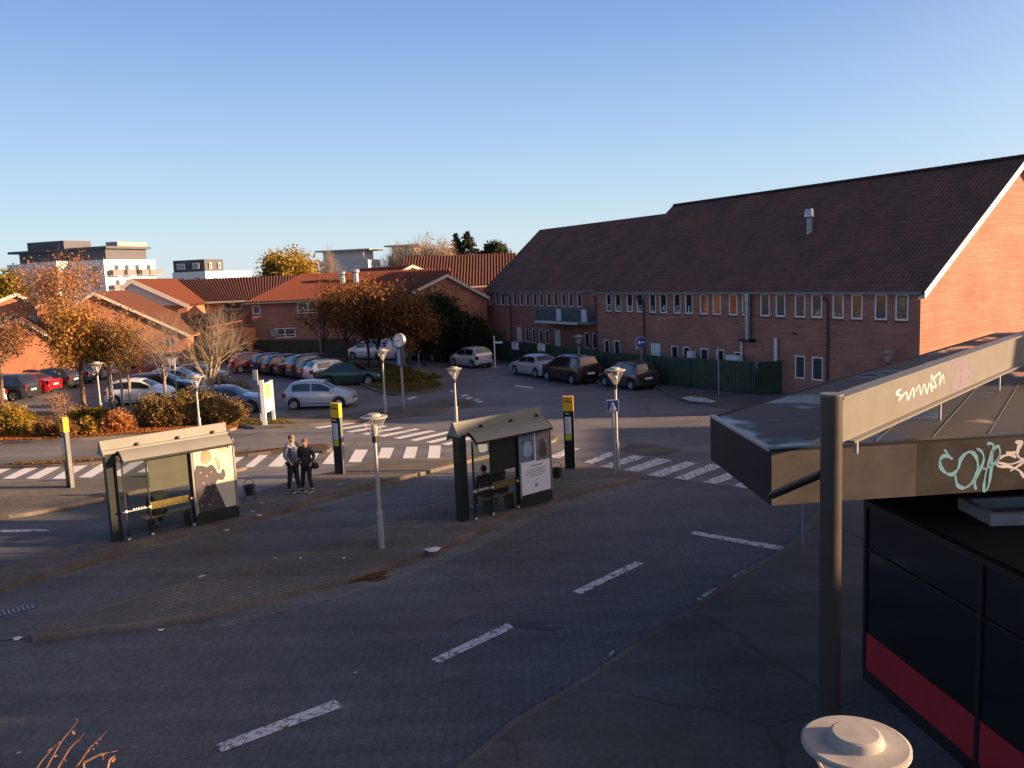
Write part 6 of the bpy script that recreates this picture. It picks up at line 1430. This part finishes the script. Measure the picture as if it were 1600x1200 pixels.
bush('yellowish straw-coloured bush at the left edge', -30, 27, 686, 638, L_yel, 10000, 1.5, .055)
bush('dark low bush between the two straw-coloured ones', 27, 54, 676, 652, L_olive, 2500, .9, .06)
bush('brownish straw bush left of the slim yellow-headed pylon', 50, 108, 684, 648, L_brown, 8000, 1.4, .06)
bush('low ochre bush right of the slim pylon', 108, 150, 680, 654, L_yel, 4000, 1.0, .06)
bush('dark green low hedge behind the ochre bush', 112, 172, 664, 636, L_olive, 5000, .9, .06)
bush('twiggy half-bare shrub with pinkish leaves in front of the car park lane', 68, 125, 660, 612, L_rust, 500, 1.2, .05, twig=m_barkl)
bush('half-bare shrub at the left edge under the white car', -10, 12, 660, 612, L_rust, 900, .8, .05, twig=m_barkl)
bush('rounded dark green bush at the car park corner behind the hedge end', 345, 378, 640, 600, L_olive, 3500, 1.6, .08)
bush('low green ground bushes on the island under the clock', 570, 680, 598, 586, L_olive, 5000, 3.5, .07)
# fallen leaves
def scatter(name, poly, n, m, size=.06, z=.135, edge=False):
    xs_ = [p[0] for p in poly]; ys_ = [p[1] for p in poly]; pts = []
    def inside(x, y):
        c = False; j = len(poly)-1
        for i in range(len(poly)):
            if (poly[i][1] > y) != (poly[j][1] > y) and x < (poly[j][0]-poly[i][0])*(y-poly[i][1])/(poly[j][1]-poly[i][1])+poly[i][0]: c = not c
            j = i
        return c
    while len(pts) < n:
        x = random.uniform(min(xs_), max(xs_)); y = random.uniform(min(ys_), max(ys_))
        if inside(x, y): pts.append((x, y, z+random.random()*.05))
    o = leafmesh(pts, size, name, m, None, .7); o['kind'] = 'stuff'; return o
scatter('fallen_leaves', px([(0, 689), (60, 687), (150, 682), (230, 676), (354, 671), (372, 667), (372, 662), (350, 660), (230, 666), (150, 672), (60, 676), (0, 680)], .12), 16000, L_oran, .055, .13)
scatter('fallen_leaves', px([(20, 727), (100, 724.5), (155, 720), (370, 710), (440, 702.5), (440, 700), (370, 708), (150, 717), (20, 723)], .12), 2600, L_brown, .05, .13)
scatter('fallen_leaves', px([(-200, 705), (0, 695), (370, 672), (470, 667), (470, 664), (370, 668), (0, 690), (-200, 700)]), 1500, L_oran, .05, .012)
scatter('fallen_leaves', px([(545, 912), (560, 898), (600, 890), (606, 896), (590, 906)]), 500, L_brown, .04, .012)
scatter('fallen_leaves', px([(430, 800), (560, 765), (640, 742), (600, 750), (500, 776)], .12), 300, L_brown, .04, .125)
scatter('grass', px([(372, 664), (466, 662), (440, 654), (380, 655)], .12), 1500, L_olive, .06, .13)
scatter('grass', px([(575, 602), (630, 613), (687, 605), (690, 599), (655, 580), (600, 570), (560, 575)], .12), 9000, L_olive, .07, .14)
# paper litter
m_pap = mat('paper', (.6, .62, .64), .8, var=.05)
def paper(x, y, s_, z=.13, lb=''):
    p = G(x, y, z); n = 7; vs = [tuple(p+Vector((s_*math.cos(a)*(1 if i % 2 else .5), s_*.6*math.sin(a), .02*random.random()+.01))) for i, a in enumerate(np.linspace(0, 6.28, n, False))]+[tuple(p+Vector((0, 0, .06*s_*5)))]
    tag(MB().add(vs, [(i, (i+1) % n, n) for i in range(n)]).build('paper_scrap', m_pap), lb, 'litter', 'scraps of paper lying on the ground')
for x, y, s_, lb in ((355, 829, .1, 'crumpled white paper right of the left shelter advert'), (406, 806, .13, 'larger white paper scrap near the kerb right of the litter bin'), (396, 800, .09, 'small paper scrap beside the larger one right of the litter bin'), (409, 786, .06, 'tiny paper scrap behind the litter bin'), (532, 757, .1, 'white paper scrap in front of the middle pylon'),
                  (677, 860, .3, 'large white crumpled paper by the kerb left of the right shelter'), (316, 902, .14, 'white paper scrap on the lower kerb of the bus lane'), (28, 999, .14, 'white scrap at the pointed tip of the platform'), (252, 985, .1, 'white scrap beside the platform tip kerb'), (538, 873, .07, 'tiny scrap on the platform left of the near lamp'), (430, 873, .06, 'small scrap on the platform edge'), (470, 873, .06, 'second small scrap on the platform edge'),
                  (30, 1178, .05, 'tiny bright scrap at the bottom left'), (556, 1052, .05, 'tiny scrap between the lane dashes')):
    paper(x, y, s_, .13 if y < 900 else .02, lb)
# twigs of a shrub just below the camera
tw = thing('shrub', 'bare orange-lit twigs of a shrub poking up at the bottom left corner', 'bush', tuple(Vector((D(60, 1200, 4.6).x, 4.6, 0)))); O_ = Vector(tw.location)
segs = []; lv = []
for (x0, y0, x1, y1, yy) in ((72, 1200, 122, 1126, 4.7), (90, 1200, 132, 1146, 4.6), (118, 1200, 168, 1142, 4.8), (130, 1192, 184, 1173, 4.7), (168, 1200, 180, 1180, 4.75), (40, 1230, 92, 1158, 4.65)):
    a = D(x0, y0, yy)-O_; b = D(x1, y1, yy+.05)-O_; root = Vector((a.x*.35, 0, 0)); m1 = root.lerp(a, .55)+Vector((.08, 0, .1)); m2 = a.lerp(b, .5)+Vector((-.01, 0, .012))
    segs += [(root, m1, .012, .010), (m1, a, .010, .008), (a, m2, .008, .006), (m2, b, .006, .002)]
    for k in range(9):
        f = random.random(); q = a.lerp(b, f)+Vector((random.gauss(0, .012), 0, random.gauss(0, .01))); lv.append(tuple(q))
vs, fs = tubes_np(segs, 6); MB().add(vs, fs).build('stems', mat('reddish_twig', (.2, .11, .07), .7, var=.3, scale=20), tw, True)
leafmesh(lv[::2], .013, 'foliage', L_rust, tw)
